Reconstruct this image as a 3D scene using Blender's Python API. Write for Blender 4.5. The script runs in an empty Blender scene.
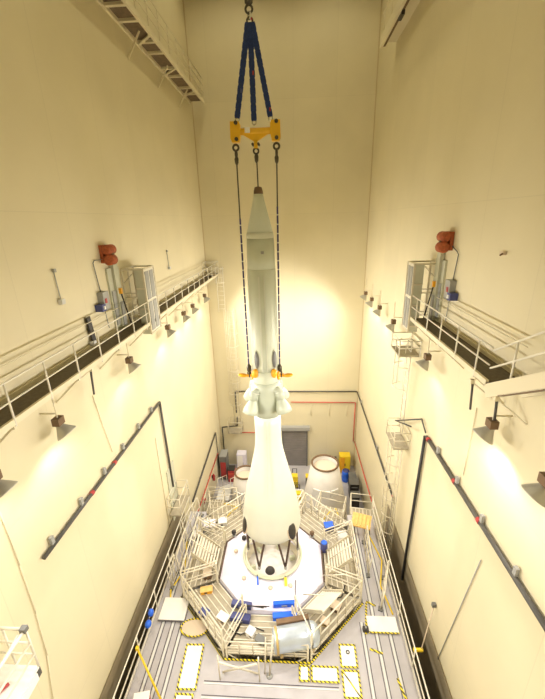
import bpy, math, random
from mathutils import Vector, Matrix
random.seed(7)
C = bpy.context.scene.collection
PI = math.pi
XL, XR, YB, YF, ZF, ZC = -5.82, 4.60, 24.0, -4.0, -0.4, 31.0   # walls, floor, ceiling
ZP = 4.4                                                        # raised work floor

# ------------------------------------------------------------------ materials
MATS = {}
def mat(name, col, rough=.6, metal=0., noise=0., scale=3., emit=None, bump=0.):
    m = bpy.data.materials.new(name); m.use_nodes = True
    nt = m.node_tree; b = nt.nodes['Principled BSDF']
    b.inputs['Base Color'].default_value = (*col, 1)
    b.inputs['Roughness'].default_value = rough
    b.inputs['Metallic'].default_value = metal
    tc = nt.nodes.new('ShaderNodeTexCoord')
    if noise > 0:
        n = nt.nodes.new('ShaderNodeTexNoise'); n.inputs['Scale'].default_value = scale
        n.inputs['Detail'].default_value = 4
        nt.links.new(tc.outputs['Object'], n.inputs['Vector'])
        r = nt.nodes.new('ShaderNodeValToRGB')
        r.color_ramp.elements[0].position = .3; r.color_ramp.elements[1].position = .7
        r.color_ramp.elements[0].color = (*[c*(1-noise) for c in col], 1)
        r.color_ramp.elements[1].color = (*[min(1, c*(1+noise*.5)) for c in col], 1)
        nt.links.new(n.outputs['Fac'], r.inputs['Fac'])
        nt.links.new(r.outputs['Color'], b.inputs['Base Color'])
        if bump:
            bp = nt.nodes.new('ShaderNodeBump'); bp.inputs['Strength'].default_value = bump
            nt.links.new(n.outputs['Fac'], bp.inputs['Height']); nt.links.new(bp.outputs['Normal'], b.inputs['Normal'])
    if emit:
        b.inputs['Emission Color'].default_value = (*emit[:3], 1); b.inputs['Emission Strength'].default_value = emit[3]
    MATS[name] = m
    return m

def wall_mat(name, axis, col):
    """painted insulated metal wall panels: wide panels with faint joints"""
    m = bpy.data.materials.new(name); m.use_nodes = True
    nt = m.node_tree; N = nt.nodes; Lk = nt.links; b = N['Principled BSDF']
    b.inputs['Roughness'].default_value = .55
    g = N.new('ShaderNodeNewGeometry'); s = N.new('ShaderNodeSeparateXYZ'); Lk.new(g.outputs['Position'], s.inputs[0])
    cb = N.new('ShaderNodeCombineXYZ')
    Lk.new(s.outputs['Y' if axis == 'x' else 'X'], cb.inputs['X']); Lk.new(s.outputs['Z'], cb.inputs['Y'])
    br = N.new('ShaderNodeTexBrick'); br.offset = 0; br.squash = 1
    br.inputs['Scale'].default_value = 1.; br.inputs['Brick Width'].default_value = 2.4
    br.inputs['Row Height'].default_value = 6.1; br.inputs['Mortar Size'].default_value = .012
    br.inputs['Mortar Smooth'].default_value = .4
    br.inputs['Color1'].default_value = (*col, 1)
    br.inputs['Color2'].default_value = (*[c*.975 for c in col], 1)
    br.inputs['Mortar'].default_value = (*[c*.92 for c in col], 1)
    Lk.new(cb.outputs[0], br.inputs['Vector'])
    n = N.new('ShaderNodeTexNoise'); n.inputs['Scale'].default_value = .5; n.inputs['Detail'].default_value = 5
    Lk.new(g.outputs['Position'], n.inputs['Vector'])
    r = N.new('ShaderNodeValToRGB'); r.color_ramp.elements[0].position = .3; r.color_ramp.elements[1].position = .75
    r.color_ramp.elements[0].color = (.93, .93, .92, 1); r.color_ramp.elements[1].color = (1, 1, 1, 1)
    Lk.new(n.outputs['Fac'], r.inputs['Fac'])
    mx = N.new('ShaderNodeMixRGB'); mx.blend_type = 'MULTIPLY'; mx.inputs['Fac'].default_value = 1
    Lk.new(br.outputs['Color'], mx.inputs['Color1']); Lk.new(r.outputs['Color'], mx.inputs['Color2'])
    Lk.new(mx.outputs['Color'], b.inputs['Base Color'])
    MATS[name] = m
    return m

def stripe_mat(name, c1, c2, period, frac, axis='Z', diag=False, rough=.5):
    m = bpy.data.materials.new(name); m.use_nodes = True
    nt = m.node_tree; N = nt.nodes; Lk = nt.links; b = N['Principled BSDF']
    b.inputs['Roughness'].default_value = rough
    tc = N.new('ShaderNodeTexCoord'); s = N.new('ShaderNodeSeparateXYZ'); Lk.new(tc.outputs['Object'], s.inputs[0])
    out = s.outputs[axis]
    if diag:
        a = N.new('ShaderNodeMath'); a.operation = 'ADD'; Lk.new(s.outputs['X'], a.inputs[0]); Lk.new(s.outputs['Y'], a.inputs[1])
        a2 = N.new('ShaderNodeMath'); a2.operation = 'ADD'; Lk.new(a.outputs[0], a2.inputs[0]); Lk.new(s.outputs['Z'], a2.inputs[1])
        out = a2.outputs[0]
    d = N.new('ShaderNodeMath'); d.operation = 'DIVIDE'; d.inputs[1].default_value = period; Lk.new(out, d.inputs[0])
    f = N.new('ShaderNodeMath'); f.operation = 'FRACT'; Lk.new(d.outputs[0], f.inputs[0])
    g = N.new('ShaderNodeMath'); g.operation = 'GREATER_THAN'; g.inputs[1].default_value = frac; Lk.new(f.outputs[0], g.inputs[0])
    mx = N.new('ShaderNodeMixRGB'); mx.inputs['Color1'].default_value = (*c1, 1); mx.inputs['Color2'].default_value = (*c2, 1)
    Lk.new(g.outputs[0], mx.inputs['Fac']); Lk.new(mx.outputs[0], b.inputs['Base Color'])
    MATS[name] = m
    return m

WALL = (.76, .685, .47)
wall_mat('wall_x', 'x', WALL); wall_mat('wall_y', 'y', WALL)
mat('ceiling', (.42, .36, .24), .8, noise=.1)
mat('floor', (.50, .48, .49), .5, noise=.12, scale=1.2)
mat('deck', (.47, .45, .47), .45, noise=.08, scale=2.)
mat('track', (.10, .09, .10), .5)
mat('track_light', (.85, .84, .82), .4)
mat('rail_white', (.80, .76, .64), .45, noise=.05, scale=6)
mat('steel_pale', (.66, .62, .52), .4, .25, noise=.1, scale=8)
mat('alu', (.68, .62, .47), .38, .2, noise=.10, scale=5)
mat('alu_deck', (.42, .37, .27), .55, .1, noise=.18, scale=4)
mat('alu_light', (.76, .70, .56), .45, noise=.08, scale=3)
mat('grating', (.115, .09, .05), .7, noise=.3, scale=12)
mat('grating_up', (.20, .145, .095), .7, noise=.25, scale=9)
mat('kerb', (.76, .69, .50), .5)
mat('dark', (.035, .03, .026), .5)
mat('pipe_dark', (.075, .07, .06), .45, noise=.15, scale=5)
mat('pipe_black', (.02, .02, .02), .4)
mat('pipe_red', (.62, .09, .06), .4)
mat('red', (.42, .04, .04), .45)
mat('rust', (.42, .10, .03), .7, noise=.4, scale=14, bump=.3)
mat('orange', (.90, .43, .02), .4)
mat('yellow', (.86, .62, .03), .4)
mat('crane_yellow', (.86, .50, .02), .38, noise=.06, scale=5)
mat('pallet_yellow', (.86, .54, .17), .55, noise=.15, scale=8)
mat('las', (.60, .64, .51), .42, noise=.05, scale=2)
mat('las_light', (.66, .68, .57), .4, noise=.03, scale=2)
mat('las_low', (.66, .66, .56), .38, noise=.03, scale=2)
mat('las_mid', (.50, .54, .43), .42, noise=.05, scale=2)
mat('brown', (.17, .10, .05), .6, noise=.2)
mat('strut', (.10, .06, .04), .5, .2)
mat('greenish', (.60, .62, .44), .4)
mat('sheet', (.74, .71, .82), .35, noise=.07, scale=2.5, bump=.5)
mat('navy', (.06, .07, .22), .5)
mat('blue', (.02, .14, .80), .4)
mat('sling_blue', (.012, .035, .16), .7, noise=.25, scale=20, bump=.3)
mat('chrome', (.62, .62, .58), .25, .9)
mat('hook_dark', (.09, .08, .06), .4, .6)
mat('silver', (.60, .68, .78), .28, .55, noise=.12, scale=3)
mat('gold', (.55, .40, .16), .45, .3)
mat('door_grey', (.24, .22, .21), .6, noise=.1, scale=2)
mat('panel_green', (.56, .56, .43), .55, noise=.08)
mat('grey', (.34, .34, .32), .5)
mat('grey_dark', (.16, .16, .15), .5)
mat('grey_light', (.66, .66, .64), .5)
mat('shade', (.52, .51, .46), .35, .3)
mat('lens', (1, .95, .85), .3, emit=(1, .88, .66, 30))
mat('white', (.88, .86, .82), .45)
mat('tan', (.68, .56, .42), .6)
mat('skin_white', (.74, .70, .64), .5, noise=.06, scale=2)
stripe_mat('hazard', (.85, .68, .02), (.03, .03, .02), .13, .55, diag=True)
stripe_mat('sling_band', (.07, .06, .20), (.85, .85, .85), .26, .90)
stripe_mat('louvre', (.80, .76, .62), (.16, .15, .11), .11, .45)

# ------------------------------------------------------------------ mesh building
class MB:
    def __init__(s): s.v = []; s.f = []; s.sm = []
    def add(s, vs, fs, smooth=False):
        n = len(s.v); s.v += [Vector(v) for v in vs]
        for f in fs: s.f.append([i+n for i in f]); s.sm.append(smooth)
        return s
    def box(s, x0, x1, y0, y1, z0, z1):
        vs = [(x, y, z) for z in (z0, z1) for y in (y0, y1) for x in (x0, x1)]
        return s.add(vs, [(0,2,3,1), (4,5,7,6), (0,1,5,4), (2,6,7,3), (0,4,6,2), (1,3,7,5)])
    def cbox(s, c, d, rz=0., rx=0., ry=0., bev=0.):
        M = Matrix.Translation(c) @ Matrix.Rotation(rz, 4, 'Z') @ Matrix.Rotation(ry, 4, 'Y') @ Matrix.Rotation(rx, 4, 'X')
        hx, hy, hz = [q/2 for q in d]
        vs = [M @ Vector((x, y, z)) for z in (-hz, hz) for y in (-hy, hy) for x in (-hx, hx)]
        return s.add(vs, [(0,2,3,1), (4,5,7,6), (0,1,5,4), (2,6,7,3), (0,4,6,2), (1,3,7,5)])
    def beam(s, a, b, w, h=None, up=(0,0,1)):
        h = h or w; a = Vector(a); b = Vector(b); d = (b-a).normalized(); u = Vector(up)
        if abs(d.dot(u)) > .95: u = Vector((0,1,0))
        x = d.cross(u).normalized()*w/2; y = x.cross(d).normalized()*h/2
        vs = [p+i*x+j*y for p in (a, b) for i, j in ((-1,-1),(1,-1),(1,1),(-1,1))]
        return s.add(vs, [(3,2,1,0), (4,5,6,7), (0,1,5,4), (1,2,6,5), (2,3,7,6), (3,0,4,7)])
    def tube(s, pts, r, n=8, r2=None):
        pts = [Vector(p) for p in pts]; k = len(pts); rings = []
        d0 = (pts[1]-pts[0]).normalized(); ref = Vector((0,0,1)) if abs(d0.z) < .9 else Vector((0,1,0))
        for i, p in enumerate(pts):
            d = (pts[min(i+1,k-1)]-pts[max(i-1,0)]).normalized()
            x = d.cross(ref)
            if x.length < .05: x = d.cross(Vector((1,0,0)))
            x.normalize(); y = d.cross(x)
            rr = r if r2 is None else r+(r2-r)*i/(k-1)
            rings.append([p+rr*(math.cos(2*PI*j/n)*x+math.sin(2*PI*j/n)*y) for j in range(n)])
        vs = [v for q in rings for v in q]; fs = []
        for i in range(k-1):
            for j in range(n): fs.append((i*n+j, i*n+(j+1)%n, (i+1)*n+(j+1)%n, (i+1)*n+j))
        s.add(vs, fs, True)
        m = len(s.v)-len(vs)
        s.f.append([m+j for j in range(n)][::-1]); s.sm.append(False)
        s.f.append([m+(k-1)*n+j for j in range(n)]); s.sm.append(False)
        return s
    def lathe(s, prof, c=(0,0,0), n=32, M=None, closed=True):
        M = M or Matrix.Identity(4); c = Vector(c); vs = []
        for r, z in prof:
            for j in range(n):
                a = 2*PI*j/n; vs.append(c + (M @ Vector((r*math.cos(a), r*math.sin(a), z))))
        fs = []
        for i in range(len(prof)-1):
            for j in range(n): fs.append((i*n+j, i*n+(j+1)%n, (i+1)*n+(j+1)%n, (i+1)*n+j))
        s.add(vs, fs, True); m = len(s.v)-len(vs)
        if closed:
            if prof[0][0] > 1e-4: s.f.append([m+j for j in range(n)][::-1]); s.sm.append(False)
            if prof[-1][0] > 1e-4: s.f.append([m+(len(prof)-1)*n+j for j in range(n)]); s.sm.append(False)
        return s
    def prism(s, poly, z0, z1):
        n = len(poly); vs = [(x, y, z0) for x, y in poly]+[(x, y, z1) for x, y in poly]
        fs = [list(range(n))[::-1], [n+i for i in range(n)]]+[(i, (i+1)%n, n+(i+1)%n, n+i) for i in range(n)]
        return s.add(vs, fs)
    def torus(s, c, R, r, M=None, n=20, m=8, sx=1., arc=1.):
        M = M or Matrix.Identity(4); c = Vector(c); pts = []
        k = int(n*arc)+1
        vs = []; fs = []
        closed = arc >= 1
        if closed: k = n
        for i in range(k):
            a = 2*PI*i/n
            for j in range(m):
                b = 2*PI*j/m
                vs.append(c + (M @ Vector(((R+r*math.cos(b))*math.cos(a)*sx, (R+r*math.cos(b))*math.sin(a), r*math.sin(b)))))
        for i in range(k if closed else k-1):
            for j in range(m):
                i2 = (i+1) % k
                fs.append((i*m+j, i2*m+j, i2*m+(j+1)%m, i*m+(j+1)%m))
        return s.add(vs, fs, True)
    def ellipsoid(s, c, d, n=16, m=8, M=None):
        M = M or Matrix.Identity(4); prof = [(math.sin(PI*i/m), -math.cos(PI*i/m)) for i in range(m+1)]
        S = Matrix.Diagonal((*d, 1)); return s.lathe([(max(r, .001), z) for r, z in prof], c, n, M @ S)
    def build(s, name, m, parent=None, loc=None):
        org = Vector((0,0,0))
        if parent is not None: org = ORG[parent.name]
        elif loc is not None: org = Vector(loc)
        me = bpy.data.meshes.new(name); me.from_pydata([v-org for v in s.v], [], s.f); me.update()
        me.polygons.foreach_set('use_smooth', s.sm)
        me.materials.append(MATS[m]); me.validate()
        o = bpy.data.objects.new(name, me); C.objects.link(o)
        if parent is not None: o.parent = parent
        else: o.location = org
        ORG[o.name] = org
        return o
ORG = {}
def tag(o, label, cat, group=None, kind=None):
    o['label'] = label; o['category'] = cat
    if group: o['group'] = group
    if kind: o['kind'] = kind
    return o
def thing(name, label, cat, loc=(0,0,0), group=None):
    o = bpy.data.objects.new(name, None); C.objects.link(o); o.location = loc; o.empty_display_size = .2
    ORG[o.name] = Vector(loc)
    return tag(o, label, cat, group)
def struct(name, mb, m):
    o = mb.build(name, m); o['kind'] = 'structure'; return o
def copy_tree(o, parent=None):
    c = o.copy(); C.objects.link(c)
    if parent: c.parent = parent
    for ch in list(o.children): copy_tree(ch, c)
    return c

# ------------------------------------------------------------------ the shell
T = .3
struct('floor', MB().box(XL-T, XR+T, YF-T, YB+T, ZF-T, ZF), 'floor')
struct('ceiling', MB().box(XL-T, XR+T, YF-T, YB+T, ZC, ZC+T), 'ceiling')
struct('wall_left', MB().box(XL-T, XL, YF-T, YB+T, ZF, ZC), 'wall_x')
struct('wall_right', MB().box(XR, XR+T, YF-T, YB+T, ZF, ZC), 'wall_x')
struct('wall_back', MB().box(XL, XR, YB, YB+T, ZF, ZC), 'wall_y')
struct('wall_front', MB().box(XL, XR, YF-T, YF, ZF, ZC), 'wall_y')
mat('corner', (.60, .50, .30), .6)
mat('wall_dark_tan', (.30, .245, .15), .7, noise=.15, scale=1.5)
struct('wall_strip_left', MB().box(XL, XL+.03, YF, 14.6, ZF, 4.82), 'wall_dark_tan')  # dark tan strips over the lower side walls, darker than the panels above
struct('wall_strip_right', MB().box(XR-.03, XR, YF, 14.6, ZF, 4.55), 'wall_dark_tan')
struct('trim_1', MB().box(XL, XL+.05, YB-.05, YB, ZF, ZC), 'corner')
struct('trim_2', MB().box(XR-.05, XR, YB-.05, YB, ZF, ZC), 'corner')
# roll-up door in the back wall
d = MB()
for i in range(17):
    z = ZF+i*.2; d.box(-.92, .86, YB-.07, YB-.02, z+.01, z+.19)
d = d.build('door_1', 'door_grey'); d['kind'] = 'structure'
f = MB().box(-1.02, -.90, YB-.13, YB, ZF, 3.0).box(.86, .96, YB-.13, YB, ZF, 3.0).build('door_frame', 'grey_dark', d)
MB().box(-1.05, 1.10, YB-.34, YB, 2.95, 3.22).build('door_header', 'grey', d)
# pale door recessed low on the left wall and its landing
d2 = MB().box(XL, XL+.05, 13.15, 14.05, 4.6, 7.4).build('door_2', 'panel_green'); d2['kind'] = 'structure'
MB().tube([(XL+.05, 13.3, 5.6), (XL+.12, 13.3, 5.6)], .03).build('door_handle', 'chrome', d2)
# grey personnel doors behind the gate enclosures, upper level
for n, (x, sx, y) in enumerate(((XL, 1, 11.0), (XR, -1, 11.4)), 3):
    dd = MB().box(min(x, x+sx*.06), max(x, x+sx*.06), y, y+.78, 14.62, 16.7).build('door_%d' % n, 'panel_green'); dd['kind'] = 'structure'
    MB().box(min(x+sx*.06, x+sx*.09), max(x+sx*.06, x+sx*.09), y+.06, y+.72, 14.9, 16.0).build('door_panel', 'grey', dd)

# ------------------------------------------------------------------ raised work floor
deck_poly = [(-5.25,-3.5),(3.75,-3.5),(3.75,14.),(2.5,14.),(2.5,9.67),(.47,7.64),(-2.39,7.64),(-4.42,9.67),(-4.42,14.),(-5.25,14.)]
rf = thing('raised_floor', 'pale grey raised work floor wrapping around the octagonal stand, with dark grooves', 'platform', (-.75, 4., ZP))
MB().prism(deck_poly, ZP-.25, ZP).build('deck_plate', 'deck', rf)
e = MB()
for x in (-5.15, 3.65):
    for y in (-3.2, 1, 5, 9, 13.8): e.box(x-.1, x+.1, y-.1, y+.1, ZF, ZP-.25)
for x in (-4.3, 2.4):
    for y in (10, 13.8): e.box(x-.1, x+.1, y-.1, y+.1, ZF, ZP-.25)
e.build('support_column', 'steel_pale', rf)
for x in (-4.78, -4.42, -4.08, 2.32, 2.78, 3.24):
    y1 = 13.9 if (x < -4.45 or x > 2.6) else 9.3 if x < 0 else 9.0
    MB().box(x-.035, x+.035, -3.4, y1, ZP, ZP+.012).build('floor_track', 'grey_light', rf)
    MB().box(x-.075, x-.055, -3.4, y1, ZP, ZP+.014).box(x+.055, x+.075, -3.4, y1, ZP, ZP+.014).build('floor_groove', 'track', rf)
for y in (6.3, 6.62, 6.98):
    MB().box(-2.9, 1.3, y-.02, y+.02, ZP, ZP+.012).build('floor_groove', 'grey_light', rf)
    MB().box(-2.9, 1.3, y+.05, y+.07, ZP, ZP+.013).build('floor_groove', 'track', rf)
for a, b in (((.47,7.64),(-2.39,7.64)), ((-4.42,9.67),(-2.39,7.64)), ((2.5,9.67),(.47,7.64))):
    MB().beam((a[0],a[1],ZP+.03), (b[0],b[1],ZP+.03), .05, .04).build('edge_tape', 'hazard', rf)

def guardrail(name, p0, p1, z, label, posts, h=1.0, cat='railing', m='rail_white', toe=True, r=.022, fancy=None):
    """straight guard rail: posts, top rail, mid rail, toe board; p0,p1 are plan points"""
    t = thing(name, label, cat, ((p0[0]+p1[0])/2, (p0[1]+p1[1])/2, z))
    A = Vector((*p0, z)); B = Vector((*p1, z))
    for i in range(posts):
        p = A.lerp(B, i/(posts-1)); MB().tube([p, p+Vector((0,0,h))], r).build('post', m, t)
    for nm, zz in (('top_rail', h), ('mid_rail', h*.52)):
        MB().tube([A+Vector((0,0,zz)), B+Vector((0,0,zz))], r).build(nm, m, t)
    if toe: MB().beam(A+Vector((0,0,.09)), B+Vector((0,0,.09)), .015, .14).build('toe_board', m, t)
    return t
guardrail('guardrail', (-5.17, -3.4), (-5.17, 13.9), ZP, 'long pale guardrail on the raised floor beside the left wall', 12)
guardrail('guardrail', (3.67, -3.4), (3.67, 13.9), ZP, 'long pale guardrail on the raised floor beside the right wall', 12)

# hatch covers with black and yellow tape
def hatch(x0, x1, y0, y1, label, rot=0, diag=False, m='white', hole=False):
    c = ((x0+x1)/2, (y0+y1)/2, ZP)
    t = thing('hatch_cover', label, 'floor hatch', c, 'taped floor hatches')
    MB().box(x0, x1, y0, y1, ZP+.014, ZP+.045).build('cover_plate', m, t)
    w = .055
    MB().box(x0, x1, y0, y0+w, ZP+.045, ZP+.055).box(x0, x1, y1-w, y1, ZP+.045, ZP+.055).box(x0, x0+w, y0+w, y1-w, ZP+.045, ZP+.055).box(x1-w, x1, y0+w, y1-w, ZP+.045, ZP+.055).build('hazard_tape', 'hazard', t)
    if diag: MB().beam((x0+w, y1-w, ZP+.05), (x1-w, y0+w, ZP+.05), .04, .01).build('diagonal_tape', 'hazard', t)
    if hole: MB().torus((c[0], c[1]+.1, ZP+.06), .05, .015).build('pull_ring', 'dark', t)
    t.rotation_euler.z = rot
    return t
hatch(-3.72, -3.10, 6.75, 8.05, 'tall white hatch with yellow tape at the left end of the front floor', .03)
hatch(-3.70, -3.12, 6.1, 6.68, 'small white hatch just in front of the tall left hatch')
hatch(.08, .42, 7.12, 7.58, 'narrow square white hatch beside the silver drum')
hatch(.46, 1.34, 7.12, 7.58, 'wide white hatch bordered with dotted yellow tape, right of centre')
hatch(1.42, 1.98, 7.55, 8.25, 'white hatch with a small black ring, right of the wide hatch', hole=True)
hatch(1.42, 1.98, 6.75, 7.50, 'white hatch crossed by a diagonal strip of yellow tape', diag=True)
# round table-like cover
t = thing('round_cover', 'cream round-cornered cover edged in yellow at the left corner of the opening', 'cover', (-3.6, 8.55, ZP))
p = [( -3.6+.42*math.cos(a)*(1.15), 8.55+.30*math.sin(a)) for a in [2*PI*i/20 for i in range(20)]]
MB().prism(p, ZP+.02, ZP+.07).build('cover_plate', 'tan', t)
p2 = [Vector((x, y, ZP+.07)) for x, y in p]; MB().tube(p2+[p2[0]], .028, 6).build('hazard_edge', 'hazard', t)
# glossy white bridge plates
for x0, x1, y0, y1, lb in ((-5.0, -4.05, 8.75, 9.6, 'bright white bridge plate on the left strip of floor, below a grey post'), (2.52, 3.55, 8.65, 9.2, 'bright white bridge plate across the right strip of floor')):
    t = thing('bridge_plate', lb, 'plate', ((x0+x1)/2, (y0+y1)/2, ZP))
    MB().box(x0, x1, y0, y1, ZP+.014, ZP+.06).build('plate', 'white', t)
    MB().box(x0, x1, y0-.03, y0+.02, ZP+.06, ZP+.07).build('edge_strip', 'hazard' if x0 > 0 else 'track', t)
# tape marks on the right strip
for a, b, lb in (((2.42,8.6),(2.62,9.7),'slanting yellow tape line at the right corner of the opening'), ((2.62,9.75),(2.95,9.6),'short yellow tape line ahead of the slanting one on the right strip'), ((2.45,8.15),(2.85,8.02),'short yellow tape strip in front of the black floor box'), ((3.15,7.35),(3.28,6.75),'yellow tape strip near the right guardrail')):
    tag(MB().beam((*a, ZP+.02), (*b, ZP+.02), .07, .012).build('floor_tape', 'hazard', loc=((a[0]+b[0])/2, (a[1]+b[1])/2, ZP)), lb, 'tape', 'yellow floor tape strips')
t = thing('floor_box', 'small black floor box at the left end of the right bridge plate', 'box', (2.42, 8.72, ZP))
MB().cbox((2.42, 8.72, ZP+.08), (.2, .14, .12)).build('body', 'dark', t)
MB().tube([(2.42, 8.72, ZP+.14), (2.42, 8.72, ZP+.2)], .03).build('knob', 'grey', t)
# yellow pole leaning on left guardrail, wand on the right
t = thing('yellow_pole', 'long yellow pole lying from the left guardrail onto the floor', 'pole', (-4.7, 6.9, ZP))
MB().tube([(-5.05, 7.35, ZP+.85), (-4.05, 6.45, ZP+.05)], .032).build('shaft', 'yellow', t)
MB().cbox((-5.05, 7.35, ZP+.87), (.09, .09, .12)).build('grip', 'yellow', t)
t = thing('wall_lever', 'thin pole with a dark head and yellow foot between right guardrail and wall', 'pole', (4.1, 8.2, ZP))
MB().tube([(4.52, 8.6, 5.9), (4.05, 8.0, 4.75)], .018).build('shaft', 'tan', t)
MB().cbox((4.52, 8.62, 5.95), (.12, .1, .14)).build('head', 'grey_dark', t)
MB().cbox((3.95, 8.0, 4.72), (.3, .08, .09)).build('foot', 'yellow', t)
t = thing('equipment_bag', 'bright blue bundle hanging on the left guardrail', 'bag', (-5.1, 8.4, ZP))
MB().ellipsoid((-5.08, 8.55, ZP+.75), (.1, .12, .13)).ellipsoid((-5.08, 8.25, ZP+.62), (.11, .13, .12)).build('pouch', 'blue', t)
MB().tube([(-5.17, 8.55, ZP+1.02), (-5.09, 8.5, ZP+.8), (-5.09, 8.3, ZP+.7)], .015).build('strap', 'navy', t)
t = thing('red_crate', 'red crate with a white lid on the floor at the bottom left', 'crate', (-4.55, 6.45, ZP))
MB().cbox((-4.6, 6.35, ZP+.16), (.42, .3, .28), .2).build('body', 'red', t)
MB().cbox((-4.6, 6.35, ZP+.32), (.46, .34, .04), .2).build('lid', 'white', t)

# ------------------------------------------------------------------ octagonal access stands round the opening
CX, CY = -.96, 11.1
def access_module(k, label, stair=False, decks=(4.62, 2.3), zt=1.0, slats=False):
    a = k*PI/4; u = Vector((math.cos(a), math.sin(a), 0)); w = Vector((-u.y, u.x, 0)); c0 = Vector((CX, CY, 0))
    t = thing('access_platform', label, 'access platform', (c0+u*2.9+Vector((0,0,ZF))), 'access platforms round the opening')
    ri, ro, hi, ho = 2.16, 3.38, .83, 1.33
    P = lambda r, h, z: c0+u*r+w*h+Vector((0,0,z))
    top = decks[0]
    for r, h in ((ri, hi), (ro, ho)):
        for sg in (-1, 1): MB().tube([P(r, sg*h, ZF), P(r, sg*h, top+zt)], .038, 6).build('leg', 'alu', t)
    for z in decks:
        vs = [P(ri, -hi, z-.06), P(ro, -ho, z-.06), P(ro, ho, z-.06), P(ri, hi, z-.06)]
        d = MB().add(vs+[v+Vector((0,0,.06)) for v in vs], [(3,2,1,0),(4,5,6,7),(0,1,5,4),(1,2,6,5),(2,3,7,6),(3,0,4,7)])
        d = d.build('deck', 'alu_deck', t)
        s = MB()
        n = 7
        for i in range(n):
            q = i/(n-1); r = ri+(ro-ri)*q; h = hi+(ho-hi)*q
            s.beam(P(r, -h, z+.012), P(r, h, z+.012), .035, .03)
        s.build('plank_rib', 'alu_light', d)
    for z in (top+zt, top+zt*.5, top+.12):
        MB().tube([P(ro, -ho, z), P(ro, ho, z)], .026, 6).build('guardrail', 'alu_light', t)
    for sg in (-1, 1):
        MB().tube([P(ri, sg*hi, top+zt*.95), P(ro, sg*ho, top+zt)], .024, 6).tube([P(ri, sg*hi, top+zt*.5), P(ro, sg*ho, top+zt*.5)], .02, 6).build('side_rail', 'alu_light', t)
    for h in (-.9, -.45, 0, .45, .9):
        MB().tube([P(ro, h, top), P(ro, h, top+zt)], .022, 6).build('post', 'alu', t)
    MB().tube([P(ro, -ho, top), P(ro, ho, decks[1])], .022, 6).tube([P(ro, ho, top), P(ro, -ho, decks[1])], .022, 6).build('cross_brace', 'alu', t)
    MB().tube([P(ro, -ho, decks[1]), P(ro, ho, ZF+.2)], .022, 6).tube([P(ro, ho, decks[1]), P(ro, -ho, ZF+.2)], .022, 6).build('cross_brace', 'alu', t)
    for sg in (-1, 1):
        MB().tube([P(ri, sg*hi, top), P(ro, sg*ho, decks[1])], .02, 6).build('side_brace', 'alu', t)
    MB().beam(P(ri, -hi, top-.12), P(ri, hi, top-.12), .05, .1).build('inner_beam', 'alu', t)
    if slats:
        for i in range(9):
            q = i/8; MB().beam(P(ri+.15+q*.8, -.5, top+.15+.75*q), P(ri+.15+q*.8, .5, top+.15+.75*q), .06, .03).build('step_tread', 'alu_light', t)
        for h in (-.53, .53):
            MB().beam(P(ri+.1, h, top+.1), P(ri+1., h, top+.98), .03, .12).build('stringer', 'alu', t)
            MB().tube([P(ri+.1, h, top+.9), P(ri+1., h, top+1.78)], .02, 6).build('stair_rail', 'alu_light', t)
    return t
labs = {0: 'access platform with steps on the right side of the opening', 1: 'access platform at the right rear corner of the opening', 2: 'access platform at the rear of the opening behind the rocket base',
        3: 'access platform at the left rear corner of the opening', 4: 'access platform with steps on the left side of the opening', 5: 'access platform at the left front corner, nearest the round cover',
        6: 'access platform at the front centre, under the navy and blue boxes', 7: 'access platform at the right front corner with a flight of steps'}
for k in range(8):
    access_module(k, labs[k], slats=k in (0, 4, 7), zt={6: .55, 2: .8}.get(k, 1.0), decks=(4.62 if k not in (1, 3) else 4.3, 2.3))

# white sheeted octagonal stand with the mating ring
st = thing('mating_stand', 'white sheeted octagonal stand with a round ring under the hanging rocket', 'stand', (CX, CY, ZF))
n = 8; vs = []; fs = []
RR = [(1.12, 4.98), (1.3, 4.95), (2.20, 4.72), (2.24, 4.60), (2.24, 3.4)]
for r, z in RR:
    for j in range(n):
        a = PI/8+2*PI*j/n; vs.append((CX+r*math.cos(a), CY+.0+r*math.sin(a), z))
for i in range(len(RR)-1):
    for j in range(n): fs.append((i*n+j, (i+1)*n+j, (i+1)*n+(j+1)%n, i*n+(j+1)%n))
MB().add(vs, fs).build('sheet_cover', 'sheet', st)
for j in range(n):
    if j in (4, 5, 6): continue
    a = PI/8+2*PI*j/n; b = a+PI/4
    MB().beam((CX+2.22*math.cos(a), CY+2.22*math.sin(a), 4.72), (CX+2.22*math.cos(b), CY+2.22*math.sin(b), 4.72), .06, .06).build('edge_bar', 'strut', st)
MB().torus((CX, 11.2, 5.06), 1.17, .05, n=48).build('ring_rail', 'greenish', st)
MB().lathe([(1.12, 4.2), (1.14, 5.05), (1.05, 5.06), (1.03, 4.2)], (CX, 11.2, 0), 48, closed=False).build('mating_ring', 'alu_light', st)
MB().lathe([(1.04, 4.35), (1.04, 4.4)], (CX, 11.2, 0), 40).build('ring_floor', 'skin_white', st)
MB().lathe([(.0001, 4.56), (.10, 4.55), (.18, 4.45), (.2, 4.4)], (CX-.1, 10.9, 0), 24).build('centre_plug', 'dark', st)
for a in range(6):
    q = a*PI/3+.3; MB().cbox((CX+.85*math.cos(q), 11.2+.85*math.sin(q), 4.5), (.22, .1, .2), q).build('ring_clamp', 'greenish', st)
for k in range(8):
    a = PI/8+k*PI/4; MB().beam((CX+2.1*math.cos(a), CY+2.1*math.sin(a), ZF), (CX+2.1*math.cos(a), CY+2.1*math.sin(a), 4.6), .1).build('leg', 'alu', st)
for dx, dy in ((-1.05, -.95), (.0, -1.32), (.75, -1.2), (-1.55, .25)):
    MB().lathe([(.085, 0), (.085, .05), (.05, .08), (.001, .08)], (CX+dx, CY+dy, 4.88), 14).build('cap', 'tan', st)
MB().tube([(CX+.95, CY-1.0, 4.96), (CX+.95, CY-1.95, 4.87)], .014, 6).build('seam_strip', 'strut', st)
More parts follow.
